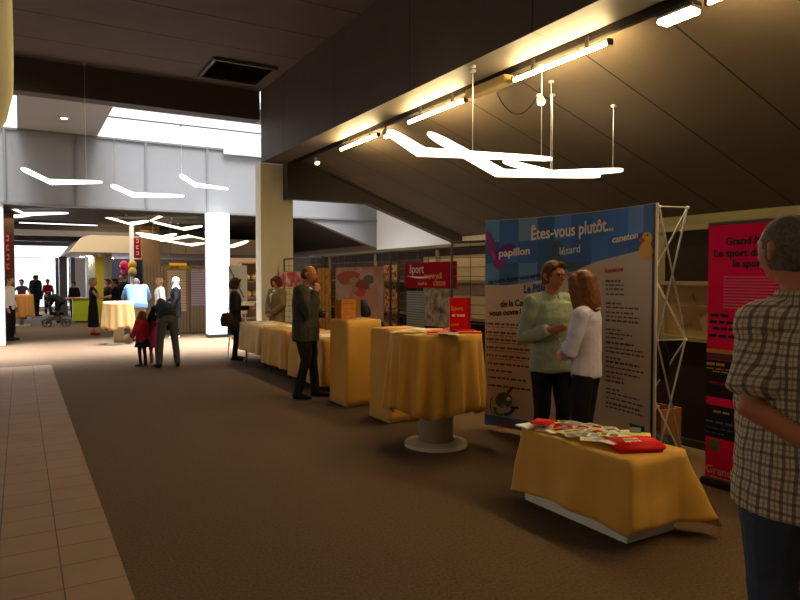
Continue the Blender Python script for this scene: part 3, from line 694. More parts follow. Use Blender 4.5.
# printed animals and emblem
def blob(pts, m, d=.005, name='printed_animal', label=None):
    """closed outline given in picture points, laid flat on the wall"""
    bm = bmesh.new(); vs_ = [bm.verts.new(bw(uv_of(a, b)[0], uv_of(a, b)[1], d)) for a, b in pts]; f = bm.faces.new(vs_)
    r = bmesh.ops.extrude_face_region(bm, geom=[f]); 
    for g in r['geom']:
        if isinstance(g, bmesh.types.BMVert): g.co += Vector((-.0015, 0, 0))
    bmesh.ops.triangulate(bm, faces=bm.faces); c_ = child(name, bm, m, dw, label=label); return c_
def ell(cx, cy, a, b, ang=0, n=18): 
    return [(cx+a*math.cos(t)*math.cos(ang)-b*math.sin(t)*math.sin(ang), cy+a*math.cos(t)*math.sin(ang)+b*math.sin(t)*math.cos(ang)) for t in [2*math.pi*k/n for k in range(n)]]
PUR = mat('purple', '#7a3a86', .6); PUR2 = mat('purple_dark', '#5c2a78', .6); PNK = mat('wing_pink', '#a8487c', .6)
blob([(487, 231), (491, 233), (495, 241), (496, 250), (494, 256), (490, 253), (487, 250)], PUR, label='purple upper wing of the printed butterfly')
blob([(496, 252), (503, 245), (511, 243), (517, 246), (514, 250), (505, 254), (497, 256)], PUR2, .006, label='purple right wing of the printed butterfly')
blob([(494, 256), (500, 255), (506, 260), (505, 267), (499, 270), (494, 266), (493, 260)], PUR, .0065, label='lower wing of the printed butterfly')
blob(ell(494, 255, 1.5, 5, -.3), PNK, .007)
blob([(553, 243), (557, 240), (563, 244), (560, 253), (563, 260), (572, 262), (578, 266), (577, 271), (570, 272), (562, 266), (555, 258), (552, 250)], mat('lizard', '#4a5a5c', .6), .004, label='dark grey printed lizard')
YL = mat('duck_yellow', '#d8a028', .6)
blob(ell(646.5, 251, 7, 9, .1), YL, .006, label='yellow body of the printed duck'); blob(ell(648, 238.5, 5.2, 6.5, 0), YL, .0065, label='yellow head of the printed duck')
blob(ell(642.5, 240, 3.2, 2.4, .3), mat('beak', '#c83820', .6), .008, label='red beak of the printed duck'); blob(ell(648.5, 235, .8, 1.2), BLACK, .0095, label='eye of the printed duck')
EG = mat('emblem_green', '#4f7a4a', .6); EB = mat('emblem_blue', '#3a4c7c', .6)
blob(ell(504, 400, 8.5, 8), EG, .004, 'emblem'); blob(ell(501, 397, 2.2, 2.4), REDM, .006, 'emblem_dot'); blob(ell(509, 399, 2, 2), WHITEP, .006, 'emblem_dot'); blob(ell(504, 406, 2.4, 2), BLUP, .006, 'emblem_dot'); blob(ell(508, 405, 1.6, 1.8), REDM, .006, 'emblem_dot')
def ringarc(cx, cy, a, b, t0, t1, w): return [(cx+a*math.cos(R(t0+(t1-t0)*k/12)), cy+b*math.sin(R(t0+(t1-t0)*k/12))) for k in range(13)]+[(cx+(a-w)*math.cos(R(t1-(t1-t0)*k/12)), cy+(b-w)*math.sin(R(t1-(t1-t0)*k/12))) for k in range(13)]
blob(ringarc(504, 405, 14, 15, 70, 215, .8), SP, .004, 'emblem_arc'); blob(ringarc(506, 403, 11, 13, 20, 100, 3.5), EB, .006, 'emblem_arc'); blob(ringarc(501, 409, 7, 7, 60, 200, 2.5), EG, .007, 'emblem_arc')
blob([(511, 406), (519, 407), (519, 409), (511, 408)], BLACK, .006, 'emblem_pin'); blob([(507, 391), (513, 386), (514, 388), (509, 394)], REDM, .006, 'emblem_leaf')
wtext('CPIE', 497, 513, 428.5, 426.5, 4.5, LR, .02)
blob([(630, 423), (645, 427), (645, 436), (630, 432)], GREENP, .004, 'green_patch')
# scissor frame behind the wall
def bwB(u, z, d): return bw(u, z, -d)
D_ = .30
nodes = []
def fnode(p): child('frame_hub', ball(bmesh.new(), p, .015, 10, 6), WHITEM, dw)
def fpole(a, b): child('frame_pole', rod(bmesh.new(), a, b, .0075, 6), CHROME, dw)
lvz = [.1, 1.1, 2.17]
for ui in (0, 1):
    for z in lvz:
        if ui in (0, 1): fnode(bwB(ui, z, .03))
        fnode(bwB(ui, z, D_))
    for za, zb in zip(lvz, lvz[1:]):
        fpole(bwB(ui, za, .03), bwB(ui, zb, D_)); fpole(bwB(ui, za, D_), bwB(ui, zb, .03))
    fpole(bwB(ui, lvz[-1], .03), bwB(ui, lvz[-1], D_)); fpole(bwB(ui, lvz[1], .03), bwB(ui, lvz[1], D_))
for ua, ub in ((0, 1/3), (1/3, 2/3), (2/3, 1)):
    for za, zb in zip(lvz, lvz[1:]):
        fpole(bwB(ua, za, D_), bwB(ub, zb, D_)); fpole(bwB(ua, zb, D_), bwB(ub, za, D_))
child('edge_strip', rod(bmesh.new(), bwB(1, .05, .02), bwB(1, 2.2, .02), .006), WHITEM, dw)

# ================================================================== PINK ROLL-UP BANNER
RX = 4.62; ry1 = PX(709, 240, RX).y; ry0 = ry1-.86; rz0, rz1 = .06, 2.0
ru = thing('roll_up_banner', 'pink roll-up banner about sport behind the man in checked shirt', 'banner', (RX, (ry0+ry1)/2, 0))
child('print_sheet', BX(RX-.004, RX, ry0, ry1, rz0, rz1), PINK, ru)
child('cassette', BX(RX-.06, RX+.06, ry0-.01, ry1+.01, 0, .058, bev=.01), METAL, ru); child('top_rail', BX(RX-.012, RX+.012, ry0, ry1, 2.001, 2.025), METAL, ru)
child('back_pole', rod(bmesh.new(), (RX+.03, (ry0+ry1)/2, .05), (RX+.03, (ry0+ry1)/2, 2.0), .01), METAL, ru)
def zr(py, px=730): return PX(px, py, RX).z
def rb(name, a, b, pa, pb, m, px=709, d=.004):
    return child(name, BX(RX-.004-d, RX-.004, ry0+a, ry0+b, zr(pb, px), zr(pa, px)), m, ru)
W_ = .86
rb('dark_block', 0, W_, 359, 396, mat('blk', '#1c1418', .5)); rb('yellow_stripe', 0, W_, 348.5, 352, mat('yst', '#c89a20', .5)); rb('purple_stripe', 0, W_, 352.2, 358.5, mat('pst', '#5c3040', .5))
rb('dark_block', 0, W_, 404, 436, MATS['blk']); rb('green_patch', W_-.115, W_-.03, 438, 449, mat('gpt', '#6a7a30', .5), d=.003)
def rt(body, pxl, py, hpx, m, bold=0.):
    q = PX(pxl, py, RX-.005); h = (PX(pxl, py-hpx, RX).z-q.z)/.72
    bm = textbm(body, h, lambda u, v, w: Vector((RX-.0085-w, q.y-u, q.z+v)), bold=bold*.3); child('lettering', bm, m, ru)
rt('Grand Nancy', 726, 245, 7.5, LD, .006); rt('Le sport dans', 714, 257, 7.5, LD, .006); rt('le sport', 733, 267, 7.5, LD, .006)
def pbar(l, y, n, m, h=.009):
    bm = bmesh.new(); q = PX(l, y, RX-.005); rl = random.Random(int(l+y*3)); yy_ = q.y
    for k in range(n):
        w = rl.uniform(.03, .07); box(bm, RX-.0105, RX-.0085, yy_-w, yy_, q.z-h, q.z+h); yy_ -= w+.015
    child('small_print', bm, m, ru)
pbar(711, 315, 2, LD, .012); pbar(710, 321.5, 3, LD, .012); pbar(713, 328, 3, LD, .012); pbar(709, 335, 4, LD, .012)
pbar(707, 363, 2, MATS['yst'], .01); pbar(707, 367.5, 4, MATS['yst'], .004); pbar(713, 371, 3, MATS['yst'], .004); pbar(710, 382, 3, REDM, .008)
pbar(714, 411, 2, MATS['yst'], .007); pbar(706, 420, 4, mat('lblue', '#4a6a80', .5), .007); pbar(706, 426, 4, MATS['lblue'], .004); pbar(706, 431, 3, MATS['lblue'], .004)
rt('Grand', 706, 471, 8, mat('lpk', '#e8a0b0', .5), .006); rt('nancy', 711, 479, 6.5, MATS['lpk'], .006)
bm = bmesh.new()
for k in range(11):
    z = zr(277+3.1*k, 740); y = PX(724, 280, RX).y; box(bm, RX-.006, RX-.004, y-.45+.02*(k % 3), y, z-.004, z+.004)
child('small_print', bm, mat('pinkpale', '#e0788c', .5), ru)

# odd things behind the display wall
t = thing('cardboard_box', 'brown wooden box on the floor behind the display wall frame', 'box', (5.15, 4.0, 0))
bm = bmesh.new(); box(bm, 4.92, 5.2, 3.85, 3.87, 0, .42); box(bm, 4.92, 5.2, 4.2, 4.22, 0, .42); box(bm, 4.92, 4.94, 3.87, 4.2, 0, .42); box(bm, 5.18, 5.2, 3.87, 4.2, 0, .42)
child('side_board', bm, mat('box_brown', '#8a5c2c', .7), t); child('bottom_board', BX(4.94, 5.18, 3.87, 4.2, 0, .02), MATS['box_brown'], t)
child('flap', obox(bmesh.new(), Matrix.Translation((4.88, 4.03, .44)) @ Matrix.Rotation(R(-25), 4, 'Y'), .1, .33, .008), BEIGEP, t)
bm = tube(bmesh.new(), [P(663, 342, 5.35), P(664, 356, 5.35), P(664, 372, 5.35), P(662, 378, 5.35)], [(.03, .02), (.06, .03), (.055, .03), (.03, .02)], seg=12)
tag(link('black_bag', bm, BLACK, None, True), 'black bag hanging on the frame behind the display wall', 'bag')
bm = tube(bmesh.new(), [(4.78, 3.62, .02), (4.8, 3.75, .14), (4.74, 3.95, .2), (4.8, 4.1, .05)], [.08, .12, .1, .05], seg=12); tag(link('black_bag', bm, BLACK, None, True), 'black bag lying on the floor behind the display wall', 'bag')

# ================================================================== PEOPLE
TEX = bpy.data.textures.new('wrinkle', 'CLOUDS'); TEX.noise_scale = .09
TEXH = bpy.data.textures.new('hairtex', 'CLOUDS'); TEXH.noise_scale = .03
def V(*a): return Vector(a)
DEF = dict(pelvis=V(0, 0, .95), waist=V(0, 0, 1.08), chest=V(0, .01, 1.28), neck=V(0, -.015, 1.46), head=V(0, .015, 1.625),
           hipL=V(-.09, 0, .90), kneeL=V(-.10, .03, .50), ankL=V(-.11, -.02, .09), toeL=V(-.13, .13, .035),
           shL=V(-.175, -.01, 1.40), elL=V(-.235, -.03, 1.12), wrL=V(-.235, .06, .88))
for k in list(DEF):
    if k.endswith('L'): v = DEF[k]; DEF[k[:-1]+'R'] = V(-v.x, v.y, v.z)
def hand(bm, w, d, nrm_, side, curl, s=1.):
    """w wrist, d direction of the fingers, nrm_ palm normal; four fingers, thumb from the side of the palm"""
    d = d.normalized(); nrm_ = (nrm_-d*nrm_.dot(d)).normalized(); sd = d.cross(nrm_)*side
    k = w+d*.085*s
    tube(bm, [w-d*.01, w+d*.03*s, w+d*.065*s, k], [(.022*s, .017*s), (.032*s, .016*s), (.038*s, .015*s), (.036*s, .012*s)], ref=sd, seg=12)
    for i, (o_, L_) in enumerate(((-.029, .074), (-.010, .083), (.010, .078), (.028, .060))):
        b = k+sd*(-o_*s)-d*.012*s; pts = [b]; dd = d.copy()
        for j, f in enumerate((.45, .32, .23)):
            ax = d.cross(nrm_); dd = (Matrix.Rotation(curl*(.6+.3*j), 3, ax) @ dd); pts.append(pts[-1]+dd*L_*f*s)
        tube(bm, pts, [.0095*s, .009*s, .0085*s, .007*s], ref=sd, seg=8)
    b = w+d*.025*s+sd*.022*s; dd = (d*.75+sd*.65+nrm_*.3).normalized(); p2 = b+dd*.04*s; p3 = p2+(d*.95+sd*.15+nrm_*.3).normalized()*.032*s
    tube(bm, [b, p2, p3], [.014*s, .011*s, .009*s], ref=nrm_, seg=8)
def head_shape(bm, c, Rm, s=1., detail=True):
    """head centred at c, Rm 3x3 orientation (y = facing)"""
    g = bmesh.ops.create_uvsphere(bm, u_segments=28, v_segments=20, radius=1)['verts']
    for v in g:
        x, y, z = v.co
        low = max(0, -z); jaw = low**1.3
        X = x*.077*(1-.30*jaw); Y = y*(.098 if y < 0 else .094)*(1-(.42 if y < 0 else .12)*jaw); Z = z*.118
        if y > 0 and z > .25: Y *= 1-.08*(z-.25)
        if y > .2 and abs(z-.08) < .14 and .15 < abs(x) < .6: Y -= .006   # eye sockets
        if y > .3 and abs(z+.75) < .15: Y += .006                          # chin
        v.co = c+Rm @ (Vector((X, Y+.004, Z))*s)
    L = lambda x, y, z: c+Rm @ (Vector((x, y, z))*s)
    X_ = Rm @ Vector((1, 0, 0))
    tube(bm, [L(0, .088, .022), L(0, .100, -.005), L(0, .113, -.024), L(0, .098, -.034)], [.009*s, .011*s, .014*s, .011*s], ref=X_, seg=10)
    tube(bm, [L(-.04, .082, .028), L(0, .092, .030), L(.04, .082, .028)], [.008*s]*3, ref=(0, 0, 1), seg=8)
    tube(bm, [L(-.022, .090, -.056), L(0, .097, -.056), L(.022, .090, -.056)], [(.007*s, .006*s)]*3, ref=(0, 0, 1), seg=8)
    for sx in (-1, 1):
        tube(bm, [L(sx*.078, -.012, .022), L(sx*.086, -.022, .004), L(sx*.078, -.010, -.03)], [(.010*s, .013*s), (.010*s, .019*s), (.008*s, .009*s)], ref=X_, seg=10)
def rem(o, vox, smooth=2, disp=0., tex=None):
    r = o.modifiers.new('remesh', 'REMESH'); r.mode = 'VOXEL'; r.voxel_size = vox; r.use_smooth_shade = True
    if smooth: s = o.modifiers.new('smooth', 'SMOOTH'); s.iterations = smooth; s.factor = .5
    if disp: d = o.modifiers.new('wrinkles', 'DISPLACE'); d.texture = tex or TEX; d.strength = disp; d.mid_level = .5; d.texture_coords = 'LOCAL'
    return o
def person(label, loc, face, H=1.72, J=None, parts=(), vox=.011, skin=None, headyaw=0., headpitch=0., build=1., hands=None, curl=.35, cat='person'):
    j = dict(DEF); j.update({k: Vector(v) for k, v in (J or {}).items()}); sc = H/1.745; skin = skin or SKIN
    rz = math.atan2(-face[0], face[1]); b = build
    Rm = (Matrix.Rotation(headyaw, 3, 'Z') @ Matrix.Rotation(headpitch, 3, 'X'))
    up = (j['chest']-j['pelvis']).normalized()
    bm = bmesh.new()
    head_shape(bm, j['head'], Rm)
    tube(bm, [j['neck']-V(0, 0, .03), j['neck']+(j['head']-j['neck'])*.35, j['head']-Rm @ V(0, .015, .06)], [.062, .055, .056], seg=14)
    tube(bm, [j['pelvis'], j['waist'], j['chest'], j['neck']-up*.06], [(.13*b, .09*b), (.115*b, .08*b), (.14*b, .09*b), (.09, .06)], seg=14)
    hd = hands or {}
    for S_ in 'LR':
        sg = -1 if S_ == 'L' else 1
        tube(bm, [j['neck']-up*.05, j['sh'+S_], j['el'+S_], j['wr'+S_]], [.040, .042*b, .037*b, .027], seg=12)
        tube(bm, [j['hip'+S_]+V(0, 0, .03), j['knee'+S_], j['ank'+S_]], [.07*b, .05, .035], seg=12)
        tube(bm, [j['ank'+S_]-V(0, 0, .03), j['toe'+S_]], [(.03, .03), (.034, .02)], seg=10)
        d = (j['wr'+S_]-j['el'+S_]).normalized()
        dd, nn = hd.get(S_, (d, V(-sg, 0, 0))); hand(bm, j['wr'+S_], Vector(dd), Vector(nn), -sg, curl)
    root = link('person', bm, skin, None, True); root.location = (loc[0], loc[1], 0); root.rotation_euler = (0, 0, rz); root.scale = (sc, sc, sc)
    tag(root, label, cat); rem(root, vox, 1)
    def ch(name, bm, m, v=None, smooth=2, disp=.012, tex=None, label=None, remesh=True):
        o = link(name, bm, m, None, True); o.parent = root
        if remesh: rem(o, v or vox, smooth, disp, tex)
        if label: o['label'] = label
        return o
    for pt in parts:
        k, m = pt[0], pt[1]; q = pt[2] if len(pt) > 2 else {}; nm = q.get('name', k); f = q.get('fat', 0.)
        bm = bmesh.new(); disp = .012
        if k in ('shirt', 'jacket', 'coat', 'sweater'):
            hem = q.get('hem', .84); hd_ = (j['pelvis']-j['waist']); hp = j['pelvis']+hd_.normalized()*(j['pelvis'].z-hem) if q.get('follow') else V(j['pelvis'].x, j['pelvis'].y, hem)
            bel = q.get('belly', 0.)
            pts = [hp, j['pelvis'], j['waist']+V(0, bel*.5, 0), j['chest'], j['chest'].lerp(j['neck'], .55), j['neck']-up*.03, j['neck']+up*.01]
            rr = [(.168*b+f, .118*b+f+bel*.6), (.168*b+f, .12*b+f+bel*.7), (.152*b+f, .112*b+f+bel), (.172*b+f, .125*b+f+bel*.4), (.170*b+f*.8, .108*b+f), (.10+f*.5, .075+f*.5), (.068, .06)]
            if 'flare' in q: rr[0] = (rr[0][0]+q['flare'], rr[0][1]+q['flare'])
            tube(bm, pts, rr, seg=20, cap=.15)
            sl = q.get('sleeve', 1.)
            for S_ in 'LR':
                a, e, w = j['sh'+S_], j['el'+S_], j['wr'+S_]
                ir = j['chest'].lerp(j['neck'], .55); tube(bm, [j['neck']-up*.05, a], [.066+f*.5, .062*b+f], seg=12)
                if sl > .8: pp = [ir, a, a.lerp(e, .5), e, e.lerp(w, .5), e.lerp(w, .97*sl)]; rs = [.07+f, .066*b+f, .056*b+f, .049*b+f, .043+f, .036+f]
                elif sl > 0: pp = [ir, a, a.lerp(e, .5), a.lerp(e, sl)]; rs = [.06, .054*b+f*.5, .055*b+f*.5, .060*b+f*.6]
                else: pp = [ir, a]; rs = [.06, .06]
                tube(bm, pp, rs, seg=14, cap=.3)
            for q_ in (0,): tube(bm, [j['neck']-up*.03, j['neck']+up*.012], [.074, .066], seg=14, cap=.1)
            o = ch(nm, bm, m, disp=q.get('disp', .014), label=q.get('label'))
            if q.get('collar'):
                b2 = bmesh.new(); nk = j['neck']; rows2 = []
                for (dr, dz) in ((.068, -.01), (.066, .035), (.074, .034), (.092, -.012), (.088, -.016)):
                    rows2.append([b2.verts.new(nk+V((dr+.014)*math.sin(a_), (dr*.95+.012)*math.cos(a_)+.006, dz-.035*max(0, math.cos(a_))**2-(.02*max(0, math.cos(a_))**3 if dr > .08 else 0))) for a_ in [R(14+332*i_/28) for i_ in range(29)]])
                for ra, rb_ in zip(rows2, rows2[1:]):
                    for i_ in range(28): b2.faces.new((ra[i_], ra[i_+1], rb_[i_+1], rb_[i_]))
                cc_ = ch('collar', b2, m, remesh=False); so = cc_.modifiers.new('thick', 'SOLIDIFY'); so.thickness = .003
            if q.get('buttons'):
                for i_ in range(6):
                    f_ = i_/5; pz = 1.38-.46*f_; py_ = .10+.035*math.sin(math.pi*min(1, f_*1.3+.1))+f
                    ch('button', ball(bmesh.new(), V(0, py_+.002, pz), .006, 8, 6), WHITEP, remesh=False)
        elif k == 'trousers':
            tp = q.get('top', .98)
            tube(bm, [j['pelvis']+up*(tp-.95), j['pelvis'], j['pelvis']-V(0, 0, .08)], [(.152*b+f, .112*b+f), (.165*b+f, .122*b+f), (.14*b, .11*b)], seg=18, cap=.2)
            for S_ in 'LR':
                h_, kn, an = j['hip'+S_], j['knee'+S_], j['ank'+S_]
                tube(bm, [h_+V(0, 0, .02), h_.lerp(kn, .35), kn, kn.lerp(an, .5), an-V(0, 0, q.get('len', .03))], [.098*b+f, .090*b+f, .068+f, .062+f, .060+f], seg=14, cap=.15)
            o = ch(nm, bm, m, disp=.014, label=q.get('label'))
        elif k == 'shorts':
            tube(bm, [j['pelvis']+up*.03, j['pelvis'], j['pelvis']-V(0, 0, .08)], [(.155*b, .115*b), (.17*b, .125*b), (.15*b, .115*b)], seg=18, cap=.2)
            for S_ in 'LR': tube(bm, [j['hip'+S_], j['hip'+S_].lerp(j['knee'+S_], 1.0)], [.105, .10], seg=14, cap=.1)
            ch(nm, bm, m)
        elif k == 'skirt':
            z = q.get('hem', .5); tube(bm, [j['pelvis']+up*.05, j['pelvis'], V(j['pelvis'].x, j['pelvis'].y, (z+.95)/2), V(j['pelvis'].x, j['pelvis'].y, z)], [(.15*b+f, .11*b+f), (.175*b+f, .13*b+f), (.185+f, .15+f), (.19+f+q.get('flare', 0), .16+f+q.get('flare', 0))], seg=20, cap=.05)
            ch(nm, bm, m)
        elif k == 'hair':
            st = q.get('style', 'short'); L = lambda x, y, z: j['head']+Rm @ V(x, y, z)
            g = bmesh.ops.create_uvsphere(bm, u_segments=20, v_segments=14, radius=1)['verts']
            if st == 'bald':
                for v in g: v.co = L(v.co.x*.087, v.co.y*.088-.028, v.co.z*.085+.004)
            elif st == 'grey_crop':
                for v in g: v.co = L(v.co.x*.083, v.co.y*.100-.014, v.co.z*.112+.014)
            else:
                e = q.get('vol', 0.)
                for v in g: v.co = L(v.co.x*(.088+e), v.co.y*(.104+e)-.020, v.co.z*(.112+e)+.022)
            if st == 'short':
                tube(bm, [L(-.06, .05, .075), L(0, .078, .10), L(.06, .05, .075)], [(.03, .025)]*3, seg=10)
                tube(bm, [L(0, -.06, 0), L(0, -.075, -.06)], [(.07, .03), (.055, .02)], seg=12)
            if st in ('long', 'bob'):
                dn = .235 if st == 'long' else .12
                tube(bm, [L(0, -.045, .06), L(0, -.05, -.05), L(0, -.05, -dn*.7), L(0, -.045, -dn)], [(.09, .08), (.102, .085), (.106, .08), (.092, .05)], seg=16, cap=.4)
                for sx in (-1, 1): tube(bm, [L(sx*.055, .045, .075), L(sx*.082, .03, .0), L(sx*.085, .02, -dn*.75)], [(.035, .045), (.030, .058), (.026, .055)], seg=12)
                tube(bm, [L(-.05, .06, .085), L(0, .075, .10), L(.05, .06, .085)], [(.03, .025)]*3, seg=10)
            if st == 'scarf': tube(bm, [L(0, -.03, .03), L(0, -.02, -.10), L(0, -.02, -.2)], [(.095, .10), (.085, .08), (.15, .12)], seg=16)
            ch(nm, bm, m, v=max(.006, vox*.7), smooth=(8 if st in ('long', 'bob') else 2), disp=.009, tex=TEXH, label=q.get('label'))
        elif k == 'cap':
            L = lambda x, y, z: j['head']+Rm @ V(x, y, z); g = bmesh.ops.create_uvsphere(bm, u_segments=20, v_segments=14, radius=1)['verts']
            for v in g: v.co = L(v.co.x*.094, v.co.y*.11-.008, max(-.1, v.co.z)*.105+.04)
            tube(bm, [L(-.05, .09, .04), L(0, .14, .035), L(.05, .09, .04)], [(.01, .03)]*3, seg=8); ch(nm, bm, m, disp=0)
        elif k == 'shoes':
            for S_ in 'LR':
                bm_ = bmesh.new(); an, to = j['ank'+S_], j['toe'+S_]; d = (to-an); d.z = 0; d.normalize()
                bz = an.z-.09
                tube(bm_, [V(an.x, an.y, bz+.042)-d*.035, V(an.x, an.y, bz+.045)+d*.05, V(to.x, to.y, bz+.032)+d*.01, V(to.x, to.y, bz+.028)+d*.04], [(.040, .040), (.044, .038), (.046, .030), (.034, .022)], ref=(-d.y, d.x, 0), seg=14)
                for v in bm_.verts: v.co.z = max(v.co.z, bz+.002)
                tube(bm_, [V(an.x, an.y, bz+.05), V(an.x, an.y, bz+.10)], [.040, .040], seg=12, cap=0)
                ch('shoe', bm_, m, disp=0)
            bm.free()
        elif k == 'glasses':
            L = lambda x, y, z: j['head']+Rm @ V(x, y, z)
            for sx in (-1, 1):
                ring = [L(sx*.034+.025*math.cos(a), .104, .006+.018*math.sin(a)) for a in [2*math.pi*i/16 for i in range(17)]]; tube(bm, ring, [.0035]*17, ref=(0, 1, 0), seg=6, cap=0)
                rod(bm, L(sx*.058, .102, .01), L(sx*.083, -.01, .015), .003, 6)
            rod(bm, L(-.01, .106, .01), L(.01, .106, .01), .003, 6); ch(nm, bm, m, remesh=False)
        elif k == 'eyes':
            bm.free()
            for sx in (-1, 1):
                L = lambda x, y, z: j['head']+Rm @ V(x, y, z); e = ch('eye', ball(bmesh.new(), L(sx*.031, .083, .008), .0135), mat('eye', '#3a2c24', .3), remesh=False)
        elif k == 'band':
            z = q['z']; tube(bm, [V(0, 0, z-.02)+j['pelvis']*V(1, 1, 0).x*0, V(0, 0, z+.02)], [(.166*b+f, .124*b+f)]*2, seg=20, cap=.05); ch(nm, bm, m, disp=0)
        elif k == 'bag':
            p = Vector(q['p']); tube(bm, [p, p+V(0, 0, -.12), p+V(0, 0, -.25)], [(.05, .11), (.07, .15), (.06, .13)], seg=14, cap=.4); tube(bm, [p, Vector(q['top']), p+V(0, .06, 0)], [.012]*3, seg=8); ch(nm, bm, m, disp=0)
        elif k == 'vneck':
            tube(bm, [j['neck']+V(0, .075, -.01), j['chest']+V(0, .128+f, .06), j['chest']+V(0, .135+f, -.1)], [(.045, .012), (.035, .012), (.008, .008)], seg=10); ch(nm, bm, m, v=.008, disp=0)
    return root
AWAY = V(.5015, .865, 0); RIGHT = V(.865, -.5015, 0)
def fc(a, r): v = AWAY*a+RIGHT*r; return (v.x, v.y)
def gp(px, c): v = P(px, 300, c); return (v.x, v.y)
HGREY = mat('hair_grey', '#5b5148', .8, var=.35, vscale=90); HBROWN = mat('hair_brown', '#5a371f', .6, var=.3, vscale=70); HAUB = mat('hair_auburn', '#6e4426', .55, var=.3, vscale=60)
HDARK = mat('hair_dark', '#231712', .6); HRED = mat('hair_red', '#5c2a1a', .6); HBLOND = mat('hair_blond', '#a8834e', .6)
# plaid shirt material
def plaid():
    m = mat('plaid_shirt', '#a89c84', .85); nt = m.node_tree; N = nt.nodes; L = nt.links; b = N['Principled BSDF']
    tc = N.new('ShaderNodeTexCoord'); sp = N.new('ShaderNodeSeparateXYZ')
    nz = N.new('ShaderNodeTexNoise'); nz.inputs['Scale'].default_value = 5; L.new(tc.outputs['Object'], nz.inputs['Vector'])
    mv = N.new('ShaderNodeVectorMath'); mv.operation = 'MULTIPLY_ADD'; L.new(nz.outputs['Color'], mv.inputs[0]); mv.inputs[1].default_value = (.035, .035, .035); L.new(tc.outputs['Object'], mv.inputs[2]); L.new(mv.outputs[0], sp.inputs[0])
    # horizontal coordinate follows the wrap of the cloth round the body
    at = N.new('ShaderNodeMath'); at.operation = 'ARCTAN2'; L.new(sp.outputs[0], at.inputs[0])
    ng = N.new('ShaderNodeMath'); ng.operation = 'MULTIPLY'; L.new(sp.outputs[1], ng.inputs[0]); ng.inputs[1].default_value = -1; L.new(ng.outputs[0], at.inputs[1])
    sc_ = N.new('ShaderNodeMath'); sc_.operation = 'MULTIPLY'; L.new(at.outputs[0], sc_.inputs[0]); sc_.inputs[1].default_value = .20
    def stripe(src, period, width, off):
        a = N.new('ShaderNodeMath'); a.operation = 'ADD'; L.new(src, a.inputs[0]); a.inputs[1].default_value = off+50*period
        d = N.new('ShaderNodeMath'); d.operation = 'MODULO'; L.new(a.outputs[0], d.inputs[0]); d.inputs[1].default_value = period
        l = N.new('ShaderNodeMath'); l.operation = 'LESS_THAN'; L.new(d.outputs[0], l.inputs[0]); l.inputs[1].default_value = width; return l.outputs[0]
    col = None
    def over(base, fac, c, k):
        mx = N.new('ShaderNodeMix'); mx.data_type = 'RGBA'; mu = N.new('ShaderNodeMath'); mu.operation = 'MULTIPLY'; L.new(fac, mu.inputs[0]); mu.inputs[1].default_value = k; L.new(mu.outputs[0], mx.inputs['Factor'])
        if base is None: mx.inputs[6].default_value = S('#bcae92')
        else: L.new(base, mx.inputs[6])
        mx.inputs[7].default_value = S(c); return mx.outputs[2]
    h = sc_.outputs[0]; z = sp.outputs[2]
    col = over(col, stripe(h, .036, .011, 0), '#43353a', .72); col = over(col, stripe(z, .036, .010, 0), '#43353a', .62)
    col = over(col, stripe(h, .036, .005, -.021), '#6a5a48', .6); col = over(col, stripe(z, .036, .004, -.021), '#6a5a48', .5)
    L.new(col, b.inputs['Base Color']); return m
PLAID = plaid(); JEANS = mat('jeans', '#3a4254', .9, bump=.2, bscale=300, var=.15, vscale=12)
# 1 foreground man
person('man in the foreground in a brown checked short-sleeved shirt and dark jeans', gp(813, 2.30), (math.sin(R(31)), math.cos(R(31))), 1.83,
       J=dict(elL=(-.23, -.06, 1.10), wrL=(-.05, -.25, .97), elR=(.23, -.06, 1.10), wrR=(.05, -.28, .95), shL=(-.165, -.01, 1.365), shR=(.165, -.01, 1.365), neck=(-.03, -.005, 1.45), head=(-.065, .045, 1.62)),
       parts=[('trousers', JEANS, dict(fat=.015, top=.96, len=.05)), ('shirt', PLAID, dict(hem=.76, sleeve=.80, fat=.02, belly=.07, flare=.015, disp=.018, collar=True, label='brown and cream checked short-sleeved shirt')),
              ('hair', HGREY, dict(style='grey_crop', label='short greying hair')), ('shoes', mat('shoe_brown', '#2a1c14', .5))],
       vox=.008, skin=SKIN2, headyaw=R(16), build=1.26, hands=dict(L=(V(.9, -.1, -.3), V(0, 1, 0)), R=(V(-.9, -.1, -.2), V(0, 1, 0))), curl=.5)
# 2 green shirt man
GSH = mat('green_shirt', '#8c9682', .8); DKT = mat('dark_trousers', '#15151c', .8)
person('man in a pale green shirt and glasses talking before the display wall', gp(552, 5.5), fc(-.9, .25), 1.735,
       J=dict(elR=(.26, .0, 1.10), wrR=(.15, .22, 1.19), elL=(-.25, -.03, 1.12), wrL=(-.20, .10, .92), head=(0, .03, 1.625)),
       parts=[('trousers', DKT, {}), ('shirt', GSH, dict(hem=.83, fat=.02, disp=.02, flare=.012, collar=True, buttons=True)), ('hair', HBROWN, dict(style='short')), ('glasses', METAL), ('eyes', None), ('shoes', BLACK)],
       vox=.007, skin=SKIN2, headyaw=R(18), build=1.02, hands=dict(R=(V(-.75, .45, .12), V(-.2, -.6, .2))), curl=.25)
